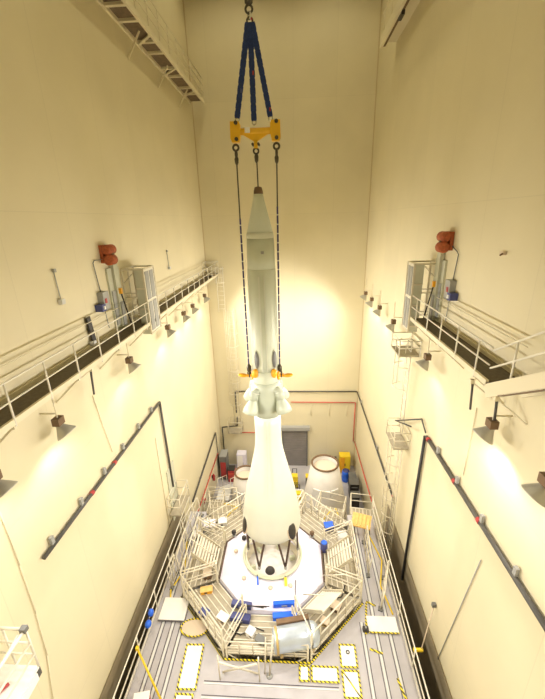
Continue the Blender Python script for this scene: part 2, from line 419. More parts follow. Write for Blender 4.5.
for x, y, c in ((-1.47, 9.99, 'blue'), (-.40, 9.99, 'yellow')):
    t = thing('tether_tag', ('light blue' if c == 'blue' else 'yellow') + ' tag hanging over the edge of the mating ring', 'tag', (x, y, 4.97))
    MB().beam((x, y+.06, 5.14), (x+.03, y-.16, 4.97), .11 if c == 'yellow' else .06, .02).build('flag', c, t)
    MB().tube([(x-.02, y+.12, 5.16), (x, y+.06, 5.14)], .015, 6).build('cord', 'dark', t)
# equipment boxes on the front of the stand
def case(x, y, z, w, d, h, c, rz, label):
    t = thing('equipment_case', label, 'case', (x, y, z), 'cases in front of the mating stand')
    MB().cbox((x, y, z+h*.4), (w, d, h*.8), rz).build('case_body', c, t)
    MB().cbox((x, y, z+h*.9), (w*.98, d*.96, h*.2), rz).build('case_lid', c, t)
    MB().cbox((x, y-d/2-.01, z+h*.5), (w*.25, .02, h*.25), rz).build('latch', 'grey', t)
    return t
case(-1.98, 9.17, 4.75, .74, .2, .16, 'navy', -.12, 'navy blue case nearest the white sheet, with black rods on it')
case(-1.98, 8.78, 4.64, .72, .24, .18, 'navy', -.12, 'navy blue case standing in front of the other navy case')
case(-.42, 9.24, 4.76, .82, .14, .18, 'blue', .10, 'bright blue case tight against the white sheet')
case(-.40, 8.90, 4.64, .86, .20, .18, 'blue', .12, 'long bright blue case in front of the other bright blue one')
t = thing('rod_bundle', 'black rods lying on the navy case beside the white sheet', 'rods', (-1.7, 9.0, 4.98))
for i in range(3):
    MB().tube([(-2.05+.08*i, 9.08-.05*i, 4.99+.02*i), (-1.15+.1*i, 8.98+.02*i, 4.97+.02*i)], .018, 6).build('rod', 'dark', t)
# blue can at the right edge of the sheet
t = thing('blue_drum', 'small blue can standing on the right edge of the white sheeted stand', 'drum', (1.22, 11.75, 4.62))
MB().lathe([(.14, 0), (.15, .02), (.15, .42), (.13, .44)], (1.2, 11.75, 4.62), 16).build('can', 'navy', t)
MB().lathe([(.12, 0), (.12, .03)], (1.2, 11.75, 5.06), 16).build('lid', 'blue', t)
for x, y, lb in ((.72, 12.35, 'dark red knob fitting behind the right side of the white sheet'), (-2.75, 12.3, 'black knob fitting behind the left side of the white sheet'), (-2.25, 12.0, 'smaller black knob fitting next to the left dark one')):
    t = thing('knob_fitting', lb, 'fitting', (x, y, 4.75))
    MB().lathe([(.05, 0), (.05, .12), (.1, .14), (.1, .24), (.03, .28)], (x, y, 4.75), 12).build('knob', 'brown' if x > 0 else 'dark', t)
    MB().lathe([(.1, -.02), (.1, .03)], (x, y, 4.75), 12).build('flange', 'grey', t)
# silver drum lying in front
t = thing('silver_drum', 'large silver curved drum with gold rims lying behind the wide hatch', 'drum', (-.05, 8.5, 4.68))
M = Matrix.Rotation(PI/2, 4, 'Y'); M = Matrix.Rotation(.20, 4, 'Z') @ M
MB().lathe([(.001, -.76), (.33, -.74), (.365, -.68), (.375, .55), (.35, .66), (.26, .75), (.12, .80), (.001, .81)], (-.02, 8.02, 5.06), 36, M).build('shell', 'silver', t)
MB().lathe([(.39, -.68), (.39, -.60)], (-.02, 8.02, 5.06), 36, M).build('rim', 'gold', t)
MB().lathe([(.39, .45), (.39, .51)], (-.02, 8.02, 5.06), 36, M).build('rim', 'grey_dark', t)
for dx in (-.5, .5):
    MB().cbox((-.02+dx, 8.02+dx*.2, 4.72), (.1, .62, .16), .2).build('cradle', 'gold', t)
MB().cbox((-.12, 8.40, 5.30), (1.1, .16, .1), .2).build('top_beam', 'brown', t)

# ------------------------------------------------------------------ the hanging launch abort tower
LX, LY = -1.0, 11.26
def cx(z): return -1.02+(18.84-z)*.006
las = thing('launch_abort_tower', 'tall slender pale rocket tower hanging point-up on slings, flaring to a wide base', 'rocket', (LX, LY, 5.2))
def lathe_w(prof, name, m, n=40, closed=True, parent=None):
    b = MB()
    # rings follow the very slight lean of the hanging tower
    vs = []; fs = []
    for r, z in prof:
        for j in range(n):
            a = 2*PI*j/n; vs.append((cx(z)+r*math.cos(a), LY+r*math.sin(a), z))
    for i in range(len(prof)-1):
        for j in range(n): fs.append((i*n+(j+1)%n, i*n+j, (i+1)*n+j, (i+1)*n+(j+1)%n))
    b.add(vs, fs, True)
    if closed:
        b.f.append(list(range(n))); b.sm.append(False)
        b.f.append([(len(prof)-1)*n+j for j in range(n)][::-1]); b.sm.append(False)
    return b.build(name, m, parent or las)
lathe_w([(.02, 18.90), (.10, 18.88), (.13, 18.78), (.14, 18.68)], 'nose_cap', 'brown')
lathe_w([(.14, 18.70), (.15, 18.6), (.385, 17.66)], 'nose_cone', 'las')
lathe_w([(.385, 17.66), (.41, 17.60), (.41, 17.50), (.405, 17.49)], 'shoulder_band', 'las_light')
lathe_w([(.405, 17.49), (.42, 16.92), (.428, 16.6)], 'control_section', 'las')
lathe_w([(.428, 16.6), (.434, 16.58), (.434, 16.52), (.436, 16.5), (.445, 15.62), (.448, 14.36), (.452, 14.30), (.452, 14.22), (.452, 13.3)], 'upper_motor_case', 'las')
lathe_w([(.452, 13.3), (.475, 13.28), (.475, 12.9), (.46, 12.88)], 'lifting_band', 'las')
lathe_w([(.46, 12.88), (.50, 12.7), (.54, 12.5), (.52, 12.2), (.48, 12.0), (.47, 11.6)], 'nozzle_manifold', 'las_mid')
lathe_w([(.47, 11.6), (.47, 11.2), (.47, 10.72), (.475, 10.55), (.50, 10.25), (.545, 9.98), (.635, 9.58), (.75, 9.1), (.86, 8.67), (.96, 8.18), (1.045, 7.70), (1.115, 7.20), (1.15, 6.9), (1.155, 6.78), (1.13, 6.66), (1.06, 6.60)], 'adapter_cone', 'las_low', 64)
lathe_w([(1.06, 6.62), (1.0, 6.55), (.95, 6.6)], 'base_ring', 'tan', 48)
def surf(z, az, r, out=0.):
    """point on the tower; az 0 = towards the camera, + = right"""
    return Vector((cx(z)+(r+out)*math.sin(az), LY-(r+out)*math.cos(az), z))
def patch(name, m, z, az, r, wa, hz, out, tilt=0, parent=None, dr=0.):
    """curved lens-shaped patch on the skin with real thickness"""
    b = MB(); N = 20; vs = []; fs = []
    for layer in (0, 1):
        o = out if layer else -.03
        for i in range(N):
            a = 2*PI*i/N; dz = hz*math.sin(a); da = wa*math.cos(a)
            vs.append(surf(z+dz, az+da, r-dr*dz, o))
    vs.append(surf(z, az, r, -.03)); vs.append(surf(z, az, r, out+.003))
    for i in range(N):
        j = (i+1) % N; fs += [(i, j, N+j, N+i), (2*N, j, i), (2*N+1, N+i, N+j)]
    return b.add(vs, fs, True).build(name, m, parent or las)
for az in (-.55, .80):
    f = patch('motor_port', 'panel_green', 13.72, az, .45, .25, .34, .010)
    patch('port_plug', 'grey_dark', 13.72, az, .45, .21, .29, .018, parent=f)
for az in (-1.08, .80, 2.3, -2.4):
    f = patch('access_window', 'tan', 7.02, az, 1.135, .20, .40, .010, dr=.19)
    patch('window_glass', 'dark', 7.02, az, 1.135, .16, .34, .018, parent=f, dr=.19)
# raceways
for az, w in ((-.12, .05), (.22, .03)):
    b = MB(); pr = [(.45, 16.4), (.45, 13.35)]
    b.add([surf(z, az+s*w, r, o) for r, z in pr for s in (-1, 1) for o in (-.01, .02)], [(0,1,3,2),(4,6,7,5),(0,4,5,1),(2,3,7,6),(1,5,7,3),(0,2,6,4)])
    b.build('raceway', 'las_light', las)
    b = MB(); pr = [(.47, 11.5), (.47, 10.72), (.5, 10.25), (.635, 9.58), (.86, 8.67)]
    vs = [surf(z, az+s*w*.8, r, o) for r, z in pr for s, o in ((-1,-.01),(-1,.025),(1,.025),(1,-.01))]; fs = []
    for i in range(len(pr)-1):
        for j in range(4): fs.append((4*i+j, 4*i+(j+1)%4, 4*i+4+(j+1)%4, 4*i+4+j))
    b.add(vs, fs+[(0,1,2,3), tuple(range(4*len(pr)-4, 4*len(pr)))[::-1]]); b.build('raceway', 'las_light', las)
MB().cbox(surf(17.1, .2, .41, .0), (.09, .04, .08)).build('vent_cover', 'grey', las)
# four nozzles bent out and down, each on its elbow
for az in (-.68, .88, 2.45, -2.25):
    d = Vector((math.sin(az), -math.cos(az), 0))
    c0 = Vector((cx(12.3), LY, 0))
    el = MB().tube([c0+d*.38+Vector((0,0,12.42)), c0+d*.48+Vector((0,0,12.66)), c0+d*.60+Vector((0,0,12.56)), c0+d*.64+Vector((0,0,12.34))], .16, 14).build('nozzle_elbow', 'las_mid', las)
    ax = (d*.42+Vector((0,0,-1))).normalized()
    Mx = ax.to_track_quat('Z', 'Y').to_matrix().to_4x4()
    nz = MB().lathe([(.13, 0), (.15, .1), (.20, .22), (.245, .36), (.265, .52), (.255, .52), (.23, .36), (.16, .15), (.10, .06)], c0+d*.62+Vector((0,0,12.38)), 24, Mx, closed=False).build('nozzle', 'las_mid', las)
    MB().lathe([(.22, .34), (.22, .36)], c0+d*.62+Vector((0,0,12.38)), 20, Mx).build('nozzle_plug', 'las', nz)
    MB().torus(c0+d*.54+Vector((0,0,12.56)), .17, .02, Mx, 18, 6).build('elbow_collar', 'las_light', el)
# orange lifting fittings each side
for sg in (-1, 1):
    c0 = Vector((cx(13.1), LY-.12, 13.08))
    MB().ellipsoid((cx(13.1)+sg*.31, LY-.40, 13.26), (.10, .09, .16), 16, 10).build('lifting_boss', 'orange', las)
    arm = MB().beam(c0+Vector((sg*.40,0,0)), c0+Vector((sg*.62,0,0)), .08, .10).build('lifting_arm', 'orange', las)
    Mx = Matrix.Rotation(PI/2, 4, 'Y')
    MB().lathe([(.12, -.03), (.14, 0), (.12, .06)], c0+Vector((sg*.42, -.02, .02)), 20, Mx @ Matrix.Diagonal((1.35, 1, 1, 1))).build('lifting_flange', 'orange', arm)
    MB().ellipsoid(c0+Vector((sg*.76, -.02, .0)), (.17, .09, .065), 16, 8, Matrix.Rotation(-sg*.12, 4, 'Y')).build('lifting_paddle', 'orange', arm)
    MB().tube([c0+Vector((sg*.54, -.02, -.06)), c0+Vector((sg*.54, -.02, .15))], .03).build('shackle_pin', 'hook_dark', arm)
# V struts below the base
for i in range(6):
    a = i*PI/3 + .03
    bot = Vector((cx(5.4)+1.02*math.cos(a), LY+1.02*math.sin(a), 5.22))
    vv = MB()
    for da in (-.27, .27):
        p = Vector((cx(6.6)+1.02*math.cos(a+da), LY+1.02*math.sin(a+da), 6.62)); vv.tube([p, bot], .042, 8)
    vv = vv.build('attach_strut', 'strut', las)
    MB().lathe([(.045, 0), (.06, .05), (.05, .16)], bot+Vector((0,0,-.07)), 12).build('strut_foot', 'grey', vv)
MB().cbox(surf(6.5, -.95, .98), (.16, .1, .22)).build('umbilical_box', 'dark', las)

# ------------------------------------------------------------------ rigging
zS = 20.28
hook = thing('crane_hook', 'dark crane hook and chain links above the blue slings', 'hook', (-1.09, LY, 22.9))
MB().tube([(-1.09, LY, 27.2), (-1.09, LY, 23.5)], .03).build('hoist_rope', 'hook_dark', hook)
MB().lathe([(.03, 0), (.10, .05), (.12, .25), (.07, .42), (.03, .5)], (-1.09, LY, 23.0), 16).build('swivel', 'hook_dark', hook)
MY = Matrix.Rotation(PI/2, 4, 'X')
MB().torus((-1.09, LY, 22.93), .085, .028, MY, 20, 8).build('chain_link', 'hook_dark', hook)
MB().torus((-1.085, LY, 22.80), .075, .026, Matrix.Rotation(.5, 4, 'Z') @ Matrix.Rotation(PI/2, 4, 'Y'), 20, 8).build('chain_link', 'chrome', hook)
MB().torus((-1.08, LY, 22.70), .07, .024, MY, 20, 8).build('shackle', 'hook_dark', hook)
MB().cbox((-1.03, LY-.03, 22.72), (.04, .04, .05)).build('safety_pin', 'red', hook)
for x0, x1, y1, z1, lb in ((-1.13, -1.52, LY-.02, 20.60, 'left'), (-1.075, -1.055, LY-.10, 20.50, 'middle'), (-1.02, -.62, LY-.02, 20.60, 'right')):
    s = thing('web_sling', lb + ' one of the three dark blue web slings above the yellow spreader beam', 'sling', (x1, y1, z1), 'blue web slings')
    A = Vector((x0, LY, 22.66)); B = Vector((x1, y1, z1)); b = MB(); dv = (B-A)
    b.beam(A, B, .13, .05, up=(0,1,0)); 
    for q in range(11):
        p = A+dv*(q+.5)/11; b.beam(p-dv*.03, p+dv*.03, .145, .065, up=(0,1,0))
    b.build('webbing', 'sling_blue', s)
    p = A+dv*(.92 if lb == 'right' else .5 if lb == 'middle' else .7)
    MB().cbox(p+Vector((.03,-.03,0)), (.035, .02, .09)).build('tag', 'red' if lb != 'left' else 'navy', s)
    MB().torus(B+Vector((0,0,-.04)), .05, .018, MY, 16, 6).build('end_shackle', 'chrome', s)
sp = thing('spreader_beam', 'yellow spreader beam with tall end plates and three hooks beneath', 'spreader beam', (-1.03, LY, zS))
MB().tube([(-1.60, LY, zS), (-.46, LY, zS)], .085, 14).build('beam_tube', 'crane_yellow', sp)
for x in (-1.585, -.49):
    pl = MB()
    pts = [(-.13,.24),(.10,.24),(.14,.16),(.14,-.08),(.10,-.26),(-.10,-.26),(-.14,-.16)]
    vs = [(x+p[0]*(1 if x < -1 else -1), LY+q, zS+p[1]) for q in (-.09, .09) for p in pts]; n = len(pts)
    pl.add(vs, [tuple(range(n)), tuple(range(n, 2*n))[::-1]]+[(i, n+i, n+(i+1)%n, (i+1)%n) for i in range(n)])
    pl = pl.build('end_plate', 'crane_yellow', sp)
    for dz in (.20, -.19): MB().tube([(x+.03, LY-.13, zS+dz), (x+.03, LY+.13, zS+dz)], .05, 12).build('pin', 'hook_dark', pl)
vs = [(-1.40, -.07), (-.68, -.07), (-.98, -.24), (-1.10, -.24)]
MB().add([(x, LY+q, zS+z) for q in (-.04, .04) for x, z in vs], [(0,1,2,3), (7,6,5,4), (0,4,5,1), (1,5,6,2), (2,6,7,3), (3,7,4,0)]).build('centre_gusset', 'crane_yellow', sp)
MB().cbox((-1.25, LY-.085, zS+.02), (.14, .02, .13)).build('rating_plate', 'white', sp)
for x in (-1.12, -.96): MB().tube([(x, LY-.1, zS-.32), (x, LY+.1, zS-.32)], .035, 10).build('bolt', 'hook_dark', sp)
MB().cbox((-1.04, LY, zS-.32), (.1, .08, .2)).build('centre_lug', 'crane_yellow', sp)
# centre rope to the tower nose
t = thing('centre_rope', 'short dark steel rope from the spreader beam to the tip of the rocket', 'rope', (-1.03, LY, 19.9))
MB().tube([(-1.03, LY, 19.55), (-1.02, LY, 18.9)], .018).build('rope', 'hook_dark', t)
MB().torus((-1.04, LY, 19.80), .07, .026, Matrix.Rotation(.3, 4, 'Z') @ MY, 18, 8).build('shackle', 'hook_dark', t)
MB().lathe([(.02, 0), (.05, .05), (.06, .16), (.04, .24)], (-1.035, LY, 19.50), 12).build('socket', 'hook_dark', t)
for sg, xt, xb, zb, lb in ((-1, -1.60, -1.53, 18.05, 'left'), (1, -.47, -.50, 18.35, 'right')):
    t = thing('side_rope', 'long %s side rope with purple and white banded sleeve beside the rocket' % lb, 'rope', (xb, LY-.14, 13.2), 'side ropes')
    y1 = LY-.14
    def P(z): q = (19.9-z)/6.7; return Vector((xt+(xb-xt)*q, LY+(y1-LY)*q, z))
    MB().tube([P(19.62), P(zb)], .020).build('bare_rope', 'hook_dark', t)
    MB().tube([P(zb), P(13.35)], .026).build('banded_sleeve', 'sling_band', t)
    MB().torus(P(19.9), .075, .03, MY @ Matrix.Rotation(0, 4, 'Z'), 18, 8).torus(P(19.74), .075, .035, Matrix.Rotation(PI/2, 4, 'Y'), 18, 8).build('top_shackle', 'hook_dark', t)
    MB().lathe([(.02, 0), (.05, .06), (.06, .16), (.02, .26)], P(19.46), 12).build('top_socket', 'hook_dark', t)
    MB().lathe([(.02, 0), (.075, .06), (.08, .2), (.02, .30)], P(13.20), 12).build('bottom_socket', 'hook_dark', t)
    MB().torus(P(13.17), .055, .02, MY, 18, 8).build('bottom_shackle', 'chrome' if sg > 0 else 'hook_dark', t)

# ------------------------------------------------------------------ side walkways
def walkway(side, y0, y1, z, label, npost):
    x0 = XL if side < 0 else XR; xo = x0 + (.75 if side < 0 else -.75); s = 1 if side < 0 else -1
    t = thing('wall_walkway', label, 'walkway', (x0+s*.37, (y0+y1)/2, z), 'wall walkways')
    B = lambda m, xa, xb, *r: m.box(min(xa, xb), max(xa, xb), *r)
    B(MB(), x0, xo, y0, y1, z-.06, z).build('grating', 'grating', t)
    B(MB(), xo-s*.05, xo+s*.01, y0, y1, z-.07, z+.05).build('edge_channel', 'kerb', t)
    B(MB(), x0, x0+s*.04, y0, y1, z+.0, z+.10).build('wall_kerb', 'kerb', t)
    MB().tube([(xo, y0, z+.75), (xo, y1, z+.75)], .020).build('top_rail', 'rail_white', t)
    MB().tube([(xo, y0, z+.38), (xo, y1, z+.38)], .017).build('mid_rail', 'rail_white', t)
    MB().tube([(x0+s*.1, y0, z+.75), (x0+s*.1, y1, z+.75)], .012).build('wall_handrail', 'kerb', t)
    for i in range(npost):
        y = y0+(y1-y0)*(i+.5)/npost
        MB().tube([(xo, y, z-.1), (xo, y, z+.75)], .020).build('post', 'rail_white', t)
        if i % 2 == 0:
            br = MB().beam((xo-s*.02, y, z-.12), (x0, y, z-.12), .06, .08).build('bracket', 'kerb', t)
            MB().beam((xo-s*.1, y, z-.16), (x0, y, z-.75), .04, .04).build('knee_brace', 'kerb', br)
    return t
wl = walkway(-1, -3.5, 23.9, 14.68, 'long grated walkway with white railing on the left wall', 26)
wr = walkway(1, 6.87, 11.9, 14.80, 'grated walkway with white railing on the right wall, ending by the floodlight', 5)
# the right walkway steps up toward the camera
t = thing('walkway_stair', 'pale stair with white handrail stepping up toward the camera from the right walkway', 'stair', (4.2, 5.9, 14.5))
MB().beam((3.87, 6.85, 14.62), (3.87, 4.4, 16.12), .06, .27).build('stringer', 'kerb', t)
MB().beam((4.56, 6.85, 14.62), (4.56, 4.4, 16.12), .06, .27).build('stringer', 'kerb', t)
MB().beam((3.90, 6.40, 14.74), (3.90, 4.4, 15.96), .12, .03).build('under_flange', 'brown', t)
for i in range(9):
    q = (i+.5)/9; MB().box(3.9, 4.54, 6.75-2.35*q-.13, 6.75-2.35*q+.13, 14.72+1.44*q-.02, 14.72+1.44*q+.02).build('tread', 'grating', t)
for nm, h in (('top_rail', .75), ('mid_rail', .38)):
    MB().tube([(3.87, 6.85, 14.74+h), (3.87, 4.4, 16.24+h)], .02).build(nm, 'rail_white', t)
for q in (.28, .72): MB().tube([(3.87, 6.85-2.45*q, 14.66+1.5*q), (3.87, 6.85-2.45*q, 15.49+1.5*q)], .02).build('post', 'rail_white', t)

# upper left catwalk seen from below
t = thing('high_catwalk', 'narrow high catwalk under the ceiling on the left wall, brown grating between cream beams', 'catwalk', (-5.45, 18, 24.3))
MB().box(XL+.02, -5.07, 10.5, 23.55, 24.36, 24.42).build('grating', 'grating_up', t)
MB().box(-5.09, -5.0, 10.5, 23.6, 24.24, 24.42).build('outer_beam', 'kerb', t)
MB().box(XL, XL+.08, 10.5, 23.6, 24.24, 24.42).build('wall_beam', 'kerb', t)
y = 11.2
i = 0
while y < 23.5:
    cb = MB().box(XL+.05, -5.05, y-.065, y+.065, 24.28, 24.36).build('cross_beam', 'kerb', t)
    y += (.95, 1.55)[i % 2]; i += 1
for y in (15.6, 18.6, 21.6):
    MB().beam((-5.07, y, 24.28), (XL+.05, y+.7, 24.28), .10, .05).build('diagonal_brace', 'kerb', t)
    MB().beam((-5.3, y-.4, 24.25), (XL, y-.4, 23.45), .05, .05).build('knee_brace', 'kerb', t)
for i in range(12):
    y = 10.9+i*1.13; MB().tube([(-5.02, y, 24.45), (-5.02, y, 25.4)], .020).build('post', 'kerb', t)
for z in (25.4, 25.08, 24.76): MB().tube([(-5.02, 10.5, z), (-5.02, 23.6, z)], .018).build('rail', 'kerb', t)
t = thing('high_catwalk', 'end of a cream catwalk under the ceiling on the right wall', 'catwalk', (4.2, 18, 25.2))
MB().box(3.95, XR, 10., 20.1, 25.30, 25.42).build('deck', 'kerb', t)
MB().box(3.88, 3.99, 10., 20.1, 25.10, 25.50).build('outer_beam', 'kerb', t)
MB().box(4.02, 4.12, 10., 20.1, 25.16, 25.30).build('under_beam', 'brown', t)
for i in range(8):
    y = 10.2+i*1.35; MB().tube([(3.93, y, 25.45), (3.93, y, 26.3)], .02).build('post', 'kerb', t)
MB().tube([(3.93, 10, 26.3), (3.93, 20, 26.3)], .02).build('rail', 'kerb', t)
MB().cbox((4.05, 17.2, 25.06), (.12, .5, .14)).build('junction_box', 'dark', t)
# wires hanging from the roof at top left
for x, y, lb in ((-5.6, 12.2, 'thin hanging chain beside the high left catwalk'),):
    t = thing('hanging_chain', lb, 'chain', (x, y, 24.0)); MB().tube([(x, y, 30.5), (x, y, 24.1)], .03).build('chain', 'kerb', t)
    MB().cbox((x, y, 24.05), (.10, .10, .2)).build('hook', 'kerb', t)

# gate enclosures on the walkways
def gate(side, y0, y1, label):
    x0 = XL if side < 0 else XR; s = 1 if side < 0 else -1; xo = x0+s*.76; z0, z1 = 14.30, 16.55
    t = thing('ladder_gate', label, 'gate enclosure', (x0+s*.4, (y0+y1)/2, 14.66), 'gate enclosures')
    w = .05
    fr = MB()
    for x in (x0+s*.03, xo):
        for y in (y0, y1): fr.beam((x, y, z0 if x == xo else 14.7), (x, y, z1), w)
    for y in (y0, y1):
        for z in (z1, ): fr.beam((x0, y, z), (xo, y, z), w)
    fr.beam((xo, y0, z1), (xo, y1, z1), w).beam((x0+s*.03, y0, z1), (x0+s*.03, y1, z1), w).beam((xo, y0, z0), (xo, y1, z0), w)
    fr.build('frame', 'alu', t)
    xa = xo-s*.30
    MB().box(min(xa, xo), max(xa, xo), y0-.02, y0+.02, z0, z1).build('front_panel', 'panel_green', t)
    for z in (15.9, 15.2, 14.5): MB().beam((xa, y0-.03, z), (xo, y0-.03, z), .03, .05).build('panel_rib', 'alu', t)
    sd = MB().box(min(xo, xo-s*.03), max(xo, xo-s*.03), y0, y1, z0, z1).build('side_panel', 'rail_white', t)
    for (ya, yb) in ((y0+.12, (y0+y1)/2-.05), ((y0+y1)/2+.05, y1-.12)):
        for za, zb in ((15.5, 16.45), (14.4, 15.4)):
            MB().box(min(xo, xo+s*.02), max(xo, xo+s*.02), ya, yb, za, zb).build('slot_panel', 'grey', sd)
    for z in (15.75, 15.62, 15.0, 14.88): MB().tube([(x0, y0, z), (xa, y0, z)], .02).build('gate_bar', 'alu', t)
    MB().tube([(x0+s*.05, y0, 16.1), (xa, y0+.1, 16.5)], .015).build('stay', 'alu', t)
    # side bars seen through the gate
    MB().tube([(x0+s*.25, y0, 14.7), (x0+s*.25, y0, 16.5)], .018).build('gate_bar', 'alu', t)
    return t
gate(-1, 12.0, 12.95, 'tall gate enclosure with grey-green panel on the left walkway')
gate(1, 12.0, 12.7, 'tall gate enclosure with grey-green panel at the far end of the right walkway')

# wall gear: rust-coloured motors, boxes, poles (left and right)
def motor(x, s, y, z, label):
    t = thing('door_motor', label, 'motor', (x, y, z), 'rust-coloured motors')
    Mx = Matrix.Rotation(PI/2, 4, 'X')
    MB().cbox((x+s*.06, y, z), (.10, .42, .52)).build('mounting_plate', 'rust', t)
    MB().lathe([(.12, -.22), (.15, -.18), (.15, .18), (.10, .24)], (x+s*.22, y, z+.12), 16, Mx).build('motor_housing', 'rust', t)
    MB().lathe([(.10, -.18), (.16, -.14), (.16, .14), (.10, .18)], (x+s*.26, y-.08, z-.17), 16, Mx).build('gearbox', 'rust', t)
    MB().cbox((x+s*.24, y-.02, z-.02), (.2, .12, .10)).build('coupling', 'brown', t)
    return t
motor(XL, 1, 11.05, 17.15, 'rusty orange motor high on the left wall above the walkway')
motor(XR, -1, 11.35, 17.28, 'rusty orange motor high on the right wall above the walkway')
def control(x, s, y, z, yc, zc, label):
    t = thing('control_box', label, 'control box', (x, y, z), 'grey control boxes')
    MB().cbox((x+s*.09, y, z), (.18, .34, .56)).build('enclosure', 'grey', t)
    MB().cbox((x+s*.19, y-.05, z+.02), (.02, .1, .14)).build('placard', 'red', t)
    MB().cbox((x+s*.12, y-.30, z-.14), (.22, .22, .2)).build('receptacle', 'navy', t)
    MB().cbox((x+s*.13, y-.30, z-.14), (.26, .08, .1)).build('receptacle_face', 'white', t)
    c = MB().tube([(x+s*.04, y, z+.28), (x+s*.04, y-.12, 16.95), (x+s*.05, y-.05, 17.02), (x+s*.05, yc, zc)], .016, 6).build('conduit', 'grey_dark', t)
    MB().tube([(x+s*.04, y+.05, z-.28), (x+s*.04, y+.12, 14.95)], .014, 6).build('conduit', 'grey', t)
    return t
control(XL, 1, 10.45, 15.82, 10.9, 17.0, 'grey control box with blue socket on the left wall')
control(XR, -1, 10.75, 15.95, 11.1, 17.15, 'grey control box with blue socket on the right wall')
for x, s, y, lb in ((XL, 1, 11.4, 'left'), (XR, -1, 11.75, 'right')):
    t = thing('column_casing', 'pale vertical casing on the %s wall below the rusty motor' % lb, 'casing', (x, y, 14.7))
    MB().cbox((x+s*.08, y, 15.85), (.14, .26, 2.1)).build('casing', 'panel_green', t)
    MB().cbox((x+s*.17, y, 15.2), (.04, .16, .8)).build('cover', 'grey', t)
    t = thing('reach_pole', 'black pole with an orange tip leaning against the %s wall by the gate' % lb, 'pole', (x+s*.2, y, 14.7))
    MB().tube([(x+s*.40, y-.05, 14.86), (x+s*.2, y+.0, 15.85)], .022).build('shaft', 'dark', t)
    MB().cbox((x+s*.19, y, 15.95), (.09, .09, .18)).build('tip', 'orange', t)
t = thing('leaning_board', 'black rectangular board leaning on the left wall above the walkway', 'panel', (XL+.1, 9.55, 14.7))
MB().cbox((XL+.08, 9.5, 15.22), (.05, .18, .72), 0, .12).build('board_face', 'dark', t)
MB().cbox((XL+.1, 9.45, 14.83), (.12, .16, .12)).build('base', 'grey_light', t)
for x, s, y, z, lb in ((XL, 1, 8.53, 16.6, 'small wall bracket on a thin pipe on the left wall nearest the camera'), (XL, 1, 16.7, 16.4, 'small wall bracket on a thin pipe on the left wall beyond the gate')):
    t = thing('wall_bracket', lb, 'bracket', (x, y, z), 'small wall brackets')
    MB().tube([(x+.03, y, z+.38), (x+.04, y+.02, z-.32)], .014, 6).build('pipe', 'grey', t)
    MB().cbox((x+.05, y, z+.38), (.06, .08, .08)).build('top_box', 'grey', t)
    MB().cbox((x+.07, y, z-.38), (.10, .14, .12)).build('bottom_box', 'grey_light', t)
t = thing('wall_bracket', 'lone brown bracket on the upper right wall', 'bracket', (XR, 8.43, 17.18), 'small wall brackets')
MB().cbox((XR-.04, 8.43, 17.18), (.07, .16, .07)).build('plate', 'tan', t); MB().tube([(XR-.05, 8.40, 17.18), (XR-.16, 8.3, 17.15)], .02).build('arm', 'brown', t)

# ------------------------------------------------------------------ floodlights under the walkways
def floodlight(side, y, z, label, power, down=.08):
    x0 = XL if side < 0 else XR; s = 1 if side < 0 else -1
    k = .93; x = x0+s*.40; z = 18-(18-z)*k; y = y*k
    t = thing('floodlight', label, 'floodlight', (x, y, z+.6), 'wall floodlights')
    tl = Matrix.Rotation(-s*.60, 4, 'Y')
    B = Vector((x, y, z))
    MB().tube([(x, y, 14.5 if side < 0 else 14.62), (x, y, z+.18)], .018, 6).tube([(x0+s*.015, y, z+.30), (x, y, z+.30)], .02, 6).build('bracket_arm', 'kerb', t)
    MB().cbox(B+Vector((0,0,.12)), (.17, .22, .18)).build('ballast', 'brown', t)
    MB().lathe([(.07, .02), (.09, -.02), (.17, -.14), (.235, -.24), (.245, -.26), (.225, -.24), (.15, -.13), (.05, -.02)], B, 24, tl, closed=False).build('reflector', 'shade', t)
    q = B+(tl @ Vector((0,0,-.12)))
    MB().ellipsoid(q, (.05, .05, .08)).build('lamp', 'lens', t)
    for nm, en, size, bl, tilt in (('flood', power*down, 150, .5, .28), ('flood_throw', power, 146, .9, 1.10)):
        l = bpy.data.lights.new(nm, 'SPOT'); l.energy = en; l.spot_size = math.radians(size); l.spot_blend = bl
        l.shadow_soft_size = .16; l.color = LIGHTC
        lo = bpy.data.objects.new('flood_lamp', l); C.objects.link(lo); lo.parent = t
        lo.location = B+(tl @ Vector((0,0,-.26)))-Vector(t.location); lo.rotation_euler = (0, -s*tilt, 0)
LIGHTC = (1.0, .945, .88)
PW = 690
left = [23.03, 20.08, 18.29, 15.72, 11.58, 7.48, 5.42]; right = [23.08, 21.19, 19.12, 16.29, 11.79, 7.51, 5.58]
order = ['farthest', 'second farthest', 'third farthest', 'fourth farthest', 'middle, just before the gate,', 'second nearest', 'nearest']
order_r = ['farthest', 'second farthest', 'third farthest', 'fourth farthest', 'shaded one below the walkway,', 'very bright one below the walkway end,', 'nearest']
for i, y in enumerate(left): floodlight(-1, y, 13.34, order[i] + ' floodlight hanging on the left wall', PW*(1.2 if i < 4 else 1), .13 if i == 5 else .08)
for i, y in enumerate(right): floodlight(1, y, 13.34, order_r[i] + ' floodlight hanging on the right wall', PW*(1.2 if i < 4 else 1), .26 if i == 5 else .08)
# more floodlights of the same rows beside and behind the camera position
for sd in (-1, 1):
    floodlight(sd, 2.2, 13.34, 'floodlight on the %s wall outside the view' % ('left' if sd < 0 else 'right'), PW)
